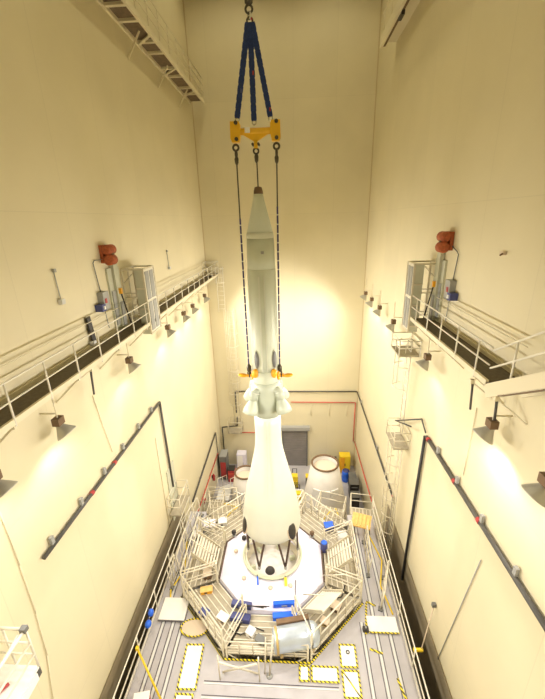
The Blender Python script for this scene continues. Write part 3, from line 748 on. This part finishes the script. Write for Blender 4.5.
# dark hangers beside the floodlights
for x, s, y, z, lb in ((XL, 1, 8.55, 13.95, 'dark hanger rod below the left walkway'), (XR, -1, 8.0, 13.85, 'dark hanger rod below the right walkway, left of the bright floodlight'), (XR, -1, 6.95, 13.95, 'thicker dark hanger rod above the bright floodlight')):
    t = thing('hanger_rod', lb, 'hanger', (x+s*.3, y, z))
    MB().tube([(x+s*.42, y, z+.42), (x+s*.36, y+.02, z-.30)], .028).build('rod', 'pipe_dark', t)
    MB().beam((x+s*.40, y, z+.40), (x+s*.03, y-.45, z+.1), .03).build('stay', 'kerb', t)
    MB().cbox((x+s*.44, y, z+.45), (.09, .09, .1)).build('clamp', 'kerb', t)

# ------------------------------------------------------------------ pipes and conduits
def pipe(name, pts, r, m, label, clamps=0, cm='grey', group=None, smarks=()):
    c = sum((Vector(p) for p in pts), Vector())/len(pts)
    t = thing(name, label, 'pipe', c, group)
    MB().tube(pts, r, 10).build('pipe', m, t) if len(pts) == 2 else [MB().tube([a, b], r, 10).build('pipe', m, t) for a, b in zip(pts, pts[1:])]
    for i in range(clamps):
        a, b = Vector(pts[0]), Vector(pts[1]); p = a.lerp(b, (i+.3)/clamps)
        s = 1 if p.x < 0 else -1
        MB().cbox(p+Vector((-s*.0, -.03, .16)), (.07, .10, .20)).build('clamp', cm, t)
    for q in smarks:
        a, b = Vector(pts[0]), Vector(pts[1]); p = a.lerp(b, q); MB().tube([p, p+(b-a).normalized()*.12], r*1.25, 10).build('red_joint', 'red', t)
    return t
g = .08
pipe('trolley_conduit', [(XL+g, 5.85, 10.86), (XL+g, 13.42, 10.82), (XL+g, 13.55, 6.3)], .05, 'pipe_dark', 'long dark conduit with clips running along the left wall, then dropping', 6, smarks=(.45, .27))
pipe('trolley_conduit', [(XR-g, 2.5, 10.95), (XR-g, 11.0, 10.82)], .06, 'pipe_dark', 'long dark conduit with clips sloping down the right wall', 6, smarks=(.55, .72, .97))
pipe('drop_pipe', [(XR-g, 11.12, 10.75), (XR-g, 11.5, 3.4)], .055, 'pipe_black', 'thick black pipe dropping to the raised floor on the right wall', 0)
pipe('bent_pipe', [(XR-g, 11.1, 10.9), (XR-g, 11.6, 11.15), (XR-g-.3, 13.6, 9.9), (XR-g-.2, 12.0, 10.6)], .028, 'pipe_dark', 'thin bent pipe at the top of the black drop pipe')
pipe('wall_pipe', [(XR-g, 23.9, 6.05), (XR-g, 13.75, 5.7), (XR-g, 13.95, 2.7)], .045, 'pipe_dark', 'dark pipe low on the right wall beyond the black drop pipe', 2, 'grey', smarks=(.985,))
pipe('wall_pipe', [(XL+g, 22.3, 3.6), (XL+g, 15.9, 3.25)], .05, 'pipe_dark', 'dark pipe low on the left wall near the back corner')
pipe('wall_pipe', [(XL+g, 22.35, 3.5), (XL+g, 22.5, .4)], .03, 'pipe_black', 'thin black pipe dropping at the back end of the left wall')
pipe('wall_pipe', [(-4.36, YB-g, 6.12), (4.5, YB-g, 6.12)], .045, 'pipe_dark', 'dark pipe running across the back wall')
pipe('wall_pipe', [(-3.75, YB-g, 6.12), (-4.40, YB-g, 6.12), (-4.42, YB-g, 4.3)], .04, 'pipe_black', 'black elbow pipe on the back wall left of the rocket')
pipe('wall_pipe', [(-4.38, YB-g, 4.0), (-4.42, YB-g, 3.2), (-5.6, YB-g, 3.05), (-5.6, YB-g, .5)], .04, 'pipe_black', 'black stepped pipe in the back left corner')
pipe('sprinkler_pipe', [(-.3, YB-g, 5.25), (4.42, YB-g, 5.22), (4.42, YB-g, 1.9)], .035, 'pipe_red', 'red pipe crossing the back wall right of the rocket')
pipe('sprinkler_pipe', [(-4.75, YB-g, 2.6), (-1.6, YB-g, 2.6)], .035, 'pipe_red', 'short red pipe on the back wall left of the rocket')
pipe('sprinkler_pipe', [(XR-g, 23.9, 1.9), (XR-g, 16.9, 2.1)], .035, 'pipe_red', 'red pipe low on the right wall')
pipe('sprinkler_pipe', [(XL+g, 22.5, 1.75), (XL+g, 16.4, 1.9)], .035, 'pipe_red', 'red pipe low on the left wall')
pipe('thin_conduit', [(XR-.03, 8.35, 13.4), (XR-.03, 8.4, 11.3)], .012, 'kerb', 'thin pale conduit on the right wall left of the bright floodlight')
pipe('thin_conduit', [(XR-.03, 6.93, 9.94), (XR-.03, 7.9, 4.5)], .014, 'grey', 'thin grey conduit low on the right wall')
pipe('thin_conduit', [(XL+.03, 5.27, 13.4), (XL+.03, 5.31, 11.3), (XL+.03, 5.29, 9.86), (XL+.03, 5.21, 8.6), (XL+.03, 4.92, 7.0), (XL+.03, 4.9, 4.8)], .012, 'kerb', 'thin curved cable down the left wall near the camera')
pipe('thin_conduit', [(XL+.03, 9.0, 13.4), (XL+.03, 9.4, 11.2)], .012, 'kerb', 'thin pale conduit on the left wall below the dark hanger rod')
pipe('thin_conduit', [(XL+.03, 12.6, 9.6), (XL+.03, 12.6, 4.8)], .018, 'kerb', 'pale conduit on the left wall left of the pale door')
for i, x in enumerate((1.2, 2.55, 3.85)):
    pipe('thin_conduit', [(x, YB-.04, 5.0), (x, YB-.04, 4.1)], .02, 'kerb', ('leftmost', 'middle', 'rightmost')[i] + ' of the short pale stubs below the red pipe on the back wall')

# ------------------------------------------------------------------ ladders
def caged_ladder(cxl, cyl, z0, z1, nrm, label, m='rail_white', rad=.38):
    """vertical ladder with hoops; nrm: plan direction the ladder faces"""
    t = thing('caged_ladder', label, 'ladder', (cxl, cyl, z0), 'caged ladders')
    nv = Vector((*nrm, 0)); w = Vector((-nv.y, nv.x, 0)); c = Vector((cxl, cyl, 0))
    for sg in (-1, 1): MB().tube([c+w*sg*.22+Vector((0,0,z0)), c+w*sg*.22+Vector((0,0,z1))], .024, 6).build('ladder_rail', m, t)
    z = z0+.2
    while z < z1: MB().tube([c-w*.22+Vector((0,0,z)), c+w*.22+Vector((0,0,z))], .014, 6).build('rung', m, t); z += .3
    z = z0+2.0
    while z < z1+.01:
        pts = [c+w*rad*math.cos(a)+nv*(.1+rad*1.1*math.sin(a))+Vector((0,0,z)) for a in [PI*i/10 for i in range(11)]]
        MB().tube(pts, .018, 6).build('cage_hoop', m, t); z += .9
    for a in (.35, .95, PI/2, PI-.95, PI-.35):
        p = c+w*rad*math.cos(a)+nv*(.1+rad*1.1*math.sin(a)); MB().tube([p+Vector((0,0,z0+2.)), p+Vector((0,0,z1))], .012, 6).build('cage_bar', m, t)
    return t
caged_ladder(-4.9, 23.75, 12.2, 15.2, (0,-1), 'white caged ladder at the far end of the left walkway', rad=.3)
caged_ladder(-4.35, 23.75, 3.3, 12.4, (0,-1), 'tall pale caged ladder on the back wall left of the rocket', 'alu', .42)
caged_ladder(XR-.25, 13.2, 9.7, 13.6, (-1,0), 'white caged ladder on the right wall below the gate enclosure')
caged_ladder(XR-.25, 13.0, .0, 9.2, (-1,0), 'long pale caged ladder on the right wall behind the black drop pipe', 'alu')
# ladder landings
def landing(x0, x1, y0, y1, z, label, h=.8, m='rail_white', mesh=True):
    t = thing('landing', label, 'landing', ((x0+x1)/2, (y0+y1)/2, z), 'small landings')
    MB().box(x0, x1, y0, y1, z-.06, z).build('floor_plate', 'alu_deck', t)
    for (a, b) in (((x0,y0),(x1,y0)), ((x1,y0),(x1,y1)), ((x0,y0),(x0,y1)), ((x0,y1),(x1,y1))):
        for q in (1, .5): MB().tube([(*a, z+h*q), (*b, z+h*q)], .02, 6).build('rail', m, t)
    for a in ((x0,y0),(x1,y0),(x1,y1),(x0,y1)): MB().tube([(*a, z-.05), (*a, z+h)], .02, 6).build('post', m, t)
    return t
landing(XR-.8, XR-.05, 12.6, 13.7, 13.2, 'small white railed landing just under the right gate enclosure', .55)
landing(XR-.65, XR-.05, 12.6, 13.8, 9.2, 'pale landing halfway down the right wall ladder', .7, 'alu')
landing(-5.0, -4.0, 23.2, 23.9, 3.0, 'pale landing at the foot of the back wall ladder', .9, 'alu')
landing(-5.75, -5.2, 12.7, 14.0, 5.4, 'pale landing on the left wall under the pale door, with white railing', .9, 'alu_light')
t = landing(XL+.05, -4.97, 22.9, 23.85, 14.8, 'white railed top landing at the far end of the left walkway', .75)

# projecting work platform, bottom left
t = thing('lift_platform', 'white railed work platform sticking out of the left wall at the bottom left corner', 'platform', (-5.4, 3.2, 9.95))
pf = [(XL+.02, 4.27), (-5.0, 4.27), (-5.0, 2.0), (XL+.02, 2.0)]
MB().prism(pf, 9.90, 9.96).build('deck', 'white', t)
MB().box(XL+.02, -5.0, 4.18, 4.29, 9.72, 9.90).build('end_frame', 'pipe_dark', t)
MB().box(-5.08, -4.98, 2.0, 4.18, 9.72, 9.90).build('side_frame', 'white', t)
for z, r in ((11.0, .028), (10.62, .022), (10.3, .018)):
    MB().tube([Vector((x, y, z)) for x, y in pf[:2]], r, 8).build('end_rail', 'rail_white', t)
    MB().tube([Vector((x, y, z)) for x, y in pf[1:3]], r, 8).build('side_rail', 'rail_white', t)
for x, y in ((-5.0, 4.27), (-5.45, 4.27), (-5.0, 3.2), (-5.0, 2.0)): MB().tube([(x, y, 9.95), (x, y, 11.0)], .022, 8).build('post', 'rail_white', t)
MB().cbox((-5.0, 4.25, 11.03), (.11, .10, .10)).build('corner_clamp', 'grey_dark', t)
MB().tube([(-5.62, 3.5, 9.99), (-5.35, 3.95, 9.99)], .03, 6).build('red_strip', 'red', t)
MB().tube([(-5.62, 3.2, 9.99), (-5.1, 4.2, 10.95)], .016, 6).build('stay', 'rail_white', t)

# ------------------------------------------------------------------ rear floor: fairings and equipment
def fairing(x, y, rt, rb, h, label, lean=0.):
    t = thing('fairing_shell', label, 'fairing', (x, y, ZF), 'white tapered fairings')
    n = 32; o = MB()
    pr = [(rb, 0), (rb*.985, h*.12), (rb-(rb-rt)*.45, h*.5), (rt, h), (rt-.07, h), (rb-.1-(rb-rt)*.45, h*.5), (rb-.1, 0)]
    o.lathe(pr, (x, y, ZF+.12), n, closed=False); o.build('shell', 'skin_white', t)
    MB().torus((x, y, ZF+.12+h), rt-.03, .06, n=32).build('rim', 'brown', t)
    MB().lathe([(rt-.1, h-.35), (rt-.1, h-.30)], (x, y, ZF+.12), n).build('inner_bulkhead', 'tan', t)
    MB().lathe([(rb+.05, 0), (rb+.05, .12)], (x, y, ZF), n).build('base_ring', 'alu', t)
    for k in (-1, 0, 1):
        a = -PI/2+k*.5; zz = h*.62; r = rb-(rb-rt)*.62+.02
        MB().cbox((x+r*math.cos(a), y+r*math.sin(a), ZF+.12+zz), (.5, .06, .5), a+PI/2).build('blanket_panel', 'white', t)
    return t
fairing(1.85, 19.0, .84, 1.50, 3.9, 'white tapered fairing with a brown rim standing right of the grey door')
fairing(-3.2, 19.0, .68, 1.15, 3.1, 'white tapered fairing with a brown rim half hidden behind the rocket on the left')

def scaffold(x, y, w, d, h, rz, label, levels=2):
    t = thing('scaffold_tower', label, 'scaffold', (x, y, ZF), 'scaffold towers')
    P = lambda a, b, z: Vector((x, y, ZF+z))+Vector((a*math.cos(rz)-b*math.sin(rz), a*math.sin(rz)+b*math.cos(rz), 0))
    for a in (-w/2, w/2):
        for b in (-d/2, d/2): MB().tube([P(a, b, 0), P(a, b, h+.95)], .032, 6).build('leg', 'alu', t)
    for k in range(levels):
        z = h*(k+1)/levels
        vs = [P(-w/2, -d/2, z-.05), P(w/2, -d/2, z-.05), P(w/2, d/2, z-.05), P(-w/2, d/2, z-.05)]
        dk = MB().add(vs+[v+Vector((0,0,.05)) for v in vs], [(3,2,1,0),(4,5,6,7),(0,1,5,4),(1,2,6,5),(2,3,7,6),(3,0,4,7)]).build('deck', 'alu_deck', t)
        s = MB()
        for i in range(6): s.beam(P(-w/2+w*(i+.5)/6, -d/2, z+.01), P(-w/2+w*(i+.5)/6, d/2, z+.01), .04, .03)
        s.build('plank_rib', 'alu_light', dk)
        for b in (-d/2, d/2):
            MB().tube([P(-w/2, b, z), P(w/2, b, z-h/levels+.1)], .02, 6).tube([P(w/2, b, z), P(-w/2, b, z-h/levels+.1)], .02, 6).build('cross_brace', 'alu', t)
    for z in (h+.95, h+.5):
        for a, b in (((-w/2,-d/2),(w/2,-d/2)), ((w/2,-d/2),(w/2,d/2)), ((w/2,d/2),(-w/2,d/2)), ((-w/2,d/2),(-w/2,-d/2))):
            MB().tube([P(*a, z), P(*b, z)], .022, 6).build('guardrail', 'alu_light', t)
    return t
scaffold(-3.9, 15.6, 1.5, 1.3, 3.3, .25, 'aluminium scaffold tower left of the rocket base, in front of the left fairing')
scaffold(-2.3, 16.2, 1.3, 1.1, 2.6, -.2, 'low aluminium scaffold tower directly behind the rocket base on the left')
scaffold(.35, 16.2, 1.2, 1.1, 2.5, .1, 'low aluminium scaffold tower right behind the rocket base')
scaffold(1.9, 15.6, 1.4, 1.2, 3.2, -.3, 'aluminium scaffold tower in front of the right fairing')
scaffold(3.35, 14.75, 1.1, 1.0, 4.0, -.15, 'tall aluminium scaffold tower beside the right wall, under the orange pallet')
scaffold(-4.9, 17.3, 1.0, 1.2, 2.0, 0, 'short aluminium scaffold tower by the left wall pipes')

def box_item(name, label, cat, x, y, w, d, h, body, z=ZF, extra=None, rz=0, group=None):
    t = thing(name, label, cat, (x, y, z), group)
    MB().cbox((x, y, z+h/2), (w, d, h), rz).build('body', body, t)
    if extra:
        for nm, m, dx, dy, dz, a, b, c in extra: MB().cbox((x+dx, y+dy, z+dz), (a, b, c), rz).build(nm, m, t)
    return t
# red fire equipment / cabinets in the back left corner
box_item('tool_cabinet', 'tall dark and red cabinet in the back left corner', 'cabinet', -5.35, 22.6, .5, .9, 2.0, 'grey_dark', extra=[('door', 'red', .0, -.46, .9, .4, .03, 1.3), ('top_tray', 'grey', 0, 0, 2.03, .52, .9, .05)])
box_item('tool_cabinet', 'low red drawer chest beside the tall cabinet in the back left corner', 'cabinet', -4.75, 22.2, .5, .6, 1.0, 'red', extra=[('drawer', 'pipe_red', 0, -.31, .7, .44, .03, .2), ('drawer', 'pipe_red', 0, -.31, .4, .44, .03, .2), ('top_tray', 'dark', 0, 0, 1.03, .5, .6, .05)])
box_item('white_cabinet', 'white and lilac cabinet between the red chest and the left fairing', 'cabinet', -4.1, 23.2, .7, .6, 1.7, 'sheet', extra=[('door', 'white', -.1, -.31, .9, .4, .02, 1.4), ('handle', 'grey', .12, -.33, .9, .03, .03, .2)])
box_item('gas_rack', 'dark upright rack against the back wall left of the rocket', 'rack', -2.35, 23.5, .4, .5, 2.2, 'grey_dark', extra=[('shelf', 'grey', 0, -.27, 1.5, .36, .05, .04), ('shelf', 'grey', 0, -.27, .8, .36, .05, .04)])
# workbench with blue top
t = thing('workbench', 'workbench with a blue tray on top behind the right fairing', 'bench', (2.4, 23.5, ZF))
MB().cbox((2.4, 23.45, ZF+.85), (1.5, .7, .06)).build('bench_top', 'grey', t)
for a in (-.7, .7):
    for b in (-.3, .3): MB().cbox((2.4+a, 23.45+b, ZF+.41), (.06, .06, .82)).build('leg', 'grey_dark', t)
t = box_item('tray', 'blue tray lying on the workbench', 'tray', 2.15, 23.4, .9, .4, .12, 'navy', ZF+.88, extra=[('rim', 'blue', 0, 0, .13, .92, .42, .02)])
box_item('black_case', 'black case on the right end of the workbench', 'case', 2.95, 23.4, .42, .45, .25, 'dark', ZF+.88, extra=[('handle', 'grey', 0, -.23, .15, .15, .03, .03)])
# yellow safety cabinet with orange cone
box_item('safety_cabinet', 'yellow cabinet against the back wall at the right corner', 'cabinet', 3.75, 23.4, .8, .6, 1.5, 'yellow', extra=[('door', 'orange', -.2, -.31, .75, .34, .03, 1.3), ('door', 'yellow', .2, -.31, .75, .34, .03, 1.3), ('handle', 'dark', 0, -.34, .8, .04, .04, .2)])
t = thing('blue_barrel', 'blue barrel in front of the yellow cabinet', 'barrel', (3.72, 22.3, ZF))
MB().lathe([(.26, 0), (.28, .05), (.28, .3), (.295, .33), (.28, .36), (.28, .6), (.295, .63), (.28, .66), (.27, .85), (.25, .87)], (3.72, 22.3, ZF), 20).build('barrel', 'blue', t)
MB().lathe([(.24, 0), (.24, .03), (.05, .035)], (3.72, 22.3, ZF+.87), 20).build('lid', 'navy', t)
for i, (y, h, w) in enumerate(((21.6, .9, .5), (20.7, 1.1, .6), (19.8, .8, .5))):
    box_item('equipment_cart', ('black cart right behind the blue barrel', 'largest black cart, in the middle of the row by the right wall', 'black cart nearest the orange pallet in the row by the right wall')[i], 'cart', 4.1-.05*i, y, w, .6, h, 'dark', ZF+.1,
             extra=[('shelf', 'grey_dark', 0, 0, h+.02, w+.05, .65, .04), ('wheel', 'grey', -w/2+.06, -.25, -.05, .05, .1, .1), ('wheel', 'grey', w/2-.06, -.25, -.05, .05, .1, .1), ('handle', 'grey', 0, -.33, h*.8, w*.7, .03, .03)], group='black carts')
box_item('blue_stool', 'blue topped stool in front of the right wall carts', 'stool', 3.75, 18.4, .35, .35, .5, 'grey', extra=[('seat', 'blue', 0, 0, .54, .4, .4, .07)])
box_item('red_toolbox', 'small red toolbox behind the orange pallet', 'toolbox', 3.9, 17.2, .3, .4, .35, 'red', ZF+.0, extra=[('handle', 'dark', 0, 0, .38, .04, .25, .04)])
# orange-yellow pallet tray on the tall scaffold
t = thing('pallet_tray', 'orange-yellow tray on top of a trestle beside the right scaffolds', 'tray', (3.0, 13.1, 4.4))
MB().cbox((3.0, 13.1, 4.95), (.85, .8, .06), -.3).build('tray_plate', 'pallet_yellow', t)
for i in range(5): 
    MB().cbox((3.0-.33+.16*i, 13.1+.1-.05*i, 5.0), (.05, .7, .05), -.3).build('slat', 'pallet_yellow', t)
for a, b in ((-.32,-.2),(.32,-.3),(-.25,.35),(.38,.25)): MB().tube([(3.0+a, 13.1+b, 4.4), (3.0+a, 13.1+b, 4.93)], .03, 6).build('leg', 'grey_dark', t)
# yellow and black striped bollards near the grey door
# loose clutter on and around the stands
def rail_frame(x, y, z, L, rz, label, h=1.0, tilt=0.):
    t = thing('rail_frame', label, 'rail frame', (x, y, z), 'loose aluminium rail frames')
    A = Vector((x-L/2*math.cos(rz), y-L/2*math.sin(rz), z)); B = Vector((x+L/2*math.cos(rz), y+L/2*math.sin(rz), z)); o = Vector((-math.sin(rz)*tilt, math.cos(rz)*tilt, h))
    for q in (0, .33, .66, 1): p = A.lerp(B, q); MB().tube([p, p+o], .022, 6).build('post', 'alu_light', t)
    for q in (.1, .5, 1): MB().tube([A+o*q, B+o*q], .02, 6).build('rail', 'alu_light', t)
    MB().tube([A+o*.1, B+o], .016, 6).build('brace', 'alu', t)
    for P0 in (A, B): MB().cbox(P0+Vector((0,0,.03)), (.16, .16, .06), rz).build('foot', 'grey_dark', t)
G = ZF
for a in ((-3.2, 14.7, G, 1.7, .5, 'low rail frame on the rear floor between the left scaffolds', 2.6, .2), (-1.1, 14.9, G, 1.8, 0., 'rail frame on the rear floor behind the rocket base', 2.4, -.1),
          (.9, 14.9, G, 1.6, -.4, 'rail frame on the rear floor right behind the rocket base', 2.5, .2), (2.7, 17.0, G, 1.4, .9, 'rail frame on the rear floor in front of the right fairing', 1.4, 0.),
          (-4.75, 13.0, ZP, 1.5, 1.35, 'rail frame on the left end of the raised floor', 1.1, .15), (-4.7, 11.3, ZP, 1.4, 1.6, 'rail frame on the left strip of raised floor beside the opening', 1.0, .1),
          (2.95, 11.6, ZP, 1.6, 1.5, 'rail frame on the right strip of raised floor beside the opening', 1.0, -.1), (3.3, 10.1, ZP, 1.3, 1.25, 'rail frame on the right strip nearest the yellow tape', 1.0, -.1),
          (-4.85, 10.35, ZP, .7, 1.5, 'rail frame behind the left bridge plate', 1.0, .1)):
    rail_frame(*a)
def crate(x, y, z, w, d, h, c, lc, label, rz=0.):
    t = thing('parts_crate', label, 'crate', (x, y, z), 'small crates on the stands')
    MB().cbox((x, y, z+h*.45), (w, d, h*.9), rz).build('crate_body', c, t)
    MB().cbox((x, y, z+h*.94), (w+.04, d+.04, h*.12), rz).build('crate_lid', lc, t)
    MB().cbox((x, y-d/2-.01, z+h*.5), (.1, .03, .04), rz).build('grip', 'dark', t)
for a in ((-4.05, 13.1, 4.30, .5, .4, .3, 'white', 'sheet', 'white crate on the left rear access platform'), (-3.5, 13.35, 4.30, .4, .35, .25, 'white', 'white', 'smaller white crate next to the one on the left rear platform'),
          (-3.55, 10.55, 4.62, .30, .62, .25, 'brown', 'tan', 'brown long crate standing at the left edge of the sheeted stand'), (-3.42, 9.75, 4.62, .42, .2, .16, 'orange', 'pallet_yellow', 'flat orange box at the left front of the sheeted stand'),
          (1.55, 13.2, 4.30, .4, .3, .3, 'navy', 'blue', 'dark blue crate on the right rear access platform'), (-4.4, 12.2, 4.62, .3, .3, .3, 'grey', 'grey_light', 'grey crate on the left access platform'),
          (2.05, 12.3, 4.62, .35, .35, .35, 'white', 'grey_light', 'white crate on the right access platform'), (-1.0, 13.9, 4.62, .6, .3, .25, 'tan', 'white', 'tan crate behind the rocket base')):
    crate(*a, rz=.2)
for pts, c, lb in (([(-3.9, 14.6, 3.05), (-3.5, 15.2, 3.2), (-3.2, 15.7, 3.1), (-4.0, 16.0, 3.05)], 'yellow', 'yellow hose on the left scaffold tower'), ([(1.5, 15.1, 3.0), (1.9, 15.6, 3.15), (2.3, 15.3, 3.0), (2.2, 15.9, 3.0)], 'yellow', 'yellow hose on the right scaffold tower'),
                 ([(-4.6, 8.9, 4.43), (-4.9, 9.9, 4.43), (-4.6, 10.8, 4.43), (-4.9, 12.2, 4.43)], 'yellow', 'yellow cable along the left strip of raised floor'), ([(3.5, 9.3, 4.43), (3.3, 10.4, 4.43), (3.6, 11.5, 4.43), (3.3, 12.8, 4.43)], 'yellow', 'yellow cable along the right strip of raised floor')):
    tag(MB().tube(pts, .03, 8).build('hose', c, loc=pts[0]), lb, 'hose', 'hoses and cables')
# tall leaning frame and pole on the front floor
t = thing('cross_frame', 'aluminium X-braced frame standing on the front floor before the opening', 'frame', (-1.75, 7.2, ZP))
for a, b in ((( -2.35, 7.3, ZP), (-1.2, 6.95, ZP+1.1)), ((-1.2, 7.3, ZP), (-2.35, 6.95, ZP+1.1))): MB().tube([a, b], .03, 6).build('cross_bar', 'alu_light', t)
for x in (-2.4, -1.15): MB().tube([(x, 7.1, ZP), (x, 7.1, ZP+1.15)], .025, 6).build('post', 'alu_light', t)
t = thing('long_pole', 'long pale pole standing at the front middle edge of the opening', 'pole', (-.75, 7.35, ZP))
MB().tube([(-.85, 7.25, ZP), (-.72, 7.5, ZP+1.5)], .03, 6).build('shaft', 'alu_light', t)
MB().tube([(-1.0, 7.3, ZP), (-.95, 7.5, ZP+1.4)], .02, 6).build('stay', 'alu_light', t)
MB().lathe([(.1, 0), (.1, .03), (.03, .05)], (-.85, 7.25, ZP), 12).build('foot', 'grey', t)

for a in ((-2.6, 8.75, 4.62, .35, .25, .2, 'tan', 'white', 'tan crate between the navy cases and the left front rail'), (-1.2, 8.1, 4.62, .3, .2, .15, 'grey', 'grey_dark', 'flat grey crate on the front platform, left of the silver drum'),
          (-1.55, 8.3, 4.62, .25, .25, .22, 'white', 'grey_light', 'small white crate in the middle of the front platform'), (1.45, 9.3, 4.62, .3, .3, .2, 'brown', 'tan', 'brown crate on the right front platform'),
          (-3.3, 8.9, 4.62, .3, .25, .18, 'grey_light', 'navy', 'pale crate with navy lid near the round cover'), (1.0, 8.75, 4.62, .25, .2, .2, 'gold', 'tan', 'ochre crate behind the right end of the silver drum')):
    crate(*a, rz=-.5)
for pts, c, lb in (([(-2.3, 8.4, 4.67), (-1.9, 8.25, 4.67), (-1.4, 8.5, 4.67), (-1.1, 8.4, 4.67)], 'dark', 'dark cable snaking over the front platform'), ([(1.1, 9.9, 4.95), (1.3, 9.6, 4.68), (1.7, 9.7, 4.68), (1.9, 10.2, 4.68)], 'dark', 'dark cable on the right front platform'),
                 ([(-3.3, 11.6, 4.68), (-3.6, 11.2, 4.68), (-3.4, 10.9, 4.68), (-3.8, 10.6, 4.68)], 'grey_light', 'pale hose on the left access platform')):
    tag(MB().tube(pts, .022, 8).build('hose', c, loc=pts[0]), lb, 'hose', 'hoses and cables')

def bollard(x, y, h, label):
    t = thing('striped_machine', label, 'machine', (x, y, ZF), 'yellow and black machines')
    MB().cbox((x, y, ZF+h*.35), (.5, .6, h*.5)).build('chassis', 'hazard', t)
    MB().cbox((x, y-.05, ZF+h*.8), (.42, .42, h*.4)).build('hood', 'yellow', t)
    MB().tube([(x-.15, y+.25, ZF+h*.6), (x-.15, y+.35, ZF+h*1.25), (x+.15, y+.35, ZF+h*1.25), (x+.15, y+.25, ZF+h*.6)], .025, 6).build('handle', 'dark', t)
    for a in (-.22, .22):
        for b in (-.2, .2): MB().lathe([(.001, -.04), (.11, -.03), (.11, .03), (.001, .04)], (x+a, y+b, ZF+.11), 14, Matrix.Rotation(PI/2, 4, 'Y')).build('wheel', 'dark', t)
bollard(-.05, 21.6, 1.0, 'yellow and black striped machine nearest the grey door')
bollard(.15, 19.9, 1.0, 'yellow and black striped machine farther from the door, beside the rocket base')
box_item('yellow_bin', 'small yellow topped bin right of the striped machines', 'bin', .95, 21.7, .4, .4, .8, 'grey_dark', extra=[('lid', 'yellow', 0, 0, .84, .42, .42, .08)])
box_item('black_bin', 'low black box between the yellow topped bin and the right fairing', 'box', .75, 20.7, .5, .4, .35, 'dark', extra=[('lid', 'grey', 0, 0, .37, .52, .42, .04)])
# steel stair up from the rear floor on the left
t = thing('steel_stair', 'grey steel stair rising toward the camera by the left wall, before the red chest', 'stair', (-4.6, 19.8, ZF))
for i in range(9):
    y = 21.5-i*.3; z = ZF+.15+i*.2; MB().box(-5.0, -4.2, y-.26, y, z-.04, z).build('tread', 'grey_light', t)
for x in (-5.02, -4.18):
    MB().beam((x, 21.6, ZF+.05), (x, 18.85, ZF+1.85), .04, .2).build('stringer', 'grey_light', t)
    MB().tube([(x, 21.5, ZF+.95), (x, 18.9, ZF+2.75)], .022, 6).build('handrail', 'rail_white', t)
    for q in (0, .5, 1): MB().tube([(x, 21.5-2.6*q, ZF+.1+1.8*q), (x, 21.5-2.6*q, ZF+.95+1.8*q)], .02, 6).build('post', 'rail_white', t)
MB().box(-5.0, -4.2, 18.0, 18.85, ZF+1.8, ZF+1.86).build('top_landing', 'grey_light', t)
for a in (-4.98, -4.22): MB().beam((a, 18.1, ZF), (a, 18.1, ZF+1.8), .06).build('leg', 'grey', t)
# fire bottles on the left wall
for y, z, lb in ((20.5, 1.2, 'red fire extinguisher on the left wall nearest the back corner'), (18.0, 1.35, 'red alarm box on the left wall above the scaffold')):
    t = thing('fire_extinguisher' if y > 19 else 'alarm_box', lb, 'fire equipment', (XL, y, z))
    MB().lathe([(.08, 0), (.09, .04), (.09, .42), (.03, .5), (.03, .56)], (XL+.13, y, z-.3), 14).build('cylinder', 'red', t) if y > 19 else MB().cbox((XL+.08, y, z), (.14, .24, .3)).build('box', 'red', t)
    MB().cbox((XL+.03, y, z), (.06, .12, .2)).build('bracket', 'dark', t)

# ------------------------------------------------------------------ high bay lamps added under the roof to brighten the upper walls (out of frame)
for i, (x, y) in enumerate(((-3.2, 4), (2, 4), (-3.2, 12), (2, 12), (-3.2, 20), (2, 20))):
    t = thing('high_fill_lamp', 'added high bay lamp on the ceiling', 'lamp', (x, y, ZC-.3), 'high bay lamps')
    MB().lathe([(.08, .30), (.12, .15), (.30, 0), (.28, 0), (.1, .12)], (x, y, ZC-.3), 20, closed=False).build('reflector', 'shade', t)
    MB().lathe([(.001, .05), (.1, .06), (.1, .1)], (x, y, ZC-.3), 16).build('bulb', 'lens', t)
    l = bpy.data.lights.new('fill', 'SPOT'); l.energy = 270; l.spot_size = math.radians(150); l.spot_blend = .6; l.shadow_soft_size = .3; l.color = (1.0, .90, .58)
    lo = bpy.data.objects.new('fill_lamp', l); C.objects.link(lo); lo.parent = t; lo.location = (0, 0, -.05)

# ------------------------------------------------------------------ world, camera, view
w = bpy.data.worlds.new('World'); bpy.context.scene.world = w; w.use_nodes = True
w.node_tree.nodes['Background'].inputs[0].default_value = (1, .9, .7, 1); w.node_tree.nodes['Background'].inputs[1].default_value = .02
cam = bpy.data.cameras.new('Camera'); co = bpy.data.objects.new('Camera', cam); C.objects.link(co)
R = Matrix(((0.99811081, 0.00526245, 0.06121372), (0.05581498, 0.33878395, -0.93920718), (-0.02568075, 0.94084948, 0.3378502)))
# re-orthonormalised rotation, world <- camera
x = R.col[0].normalized(); z = x.cross(R.col[1]).normalized(); y = z.cross(x)
co.matrix_world = Matrix.Translation((0, 0, 18)) @ Matrix((x, y, z)).transposed().to_4x4()
cam.sensor_fit = 'HORIZONTAL'; cam.sensor_width = 36; cam.lens = 361.7837752/545*36
cam.clip_start = .05; cam.clip_end = 200
S = bpy.context.scene; S.camera = co
S.view_settings.view_transform = 'Standard'; S.view_settings.look = 'None'; S.view_settings.gamma = 1
S.view_settings.use_curve_mapping = False; S.view_settings.exposure = .3
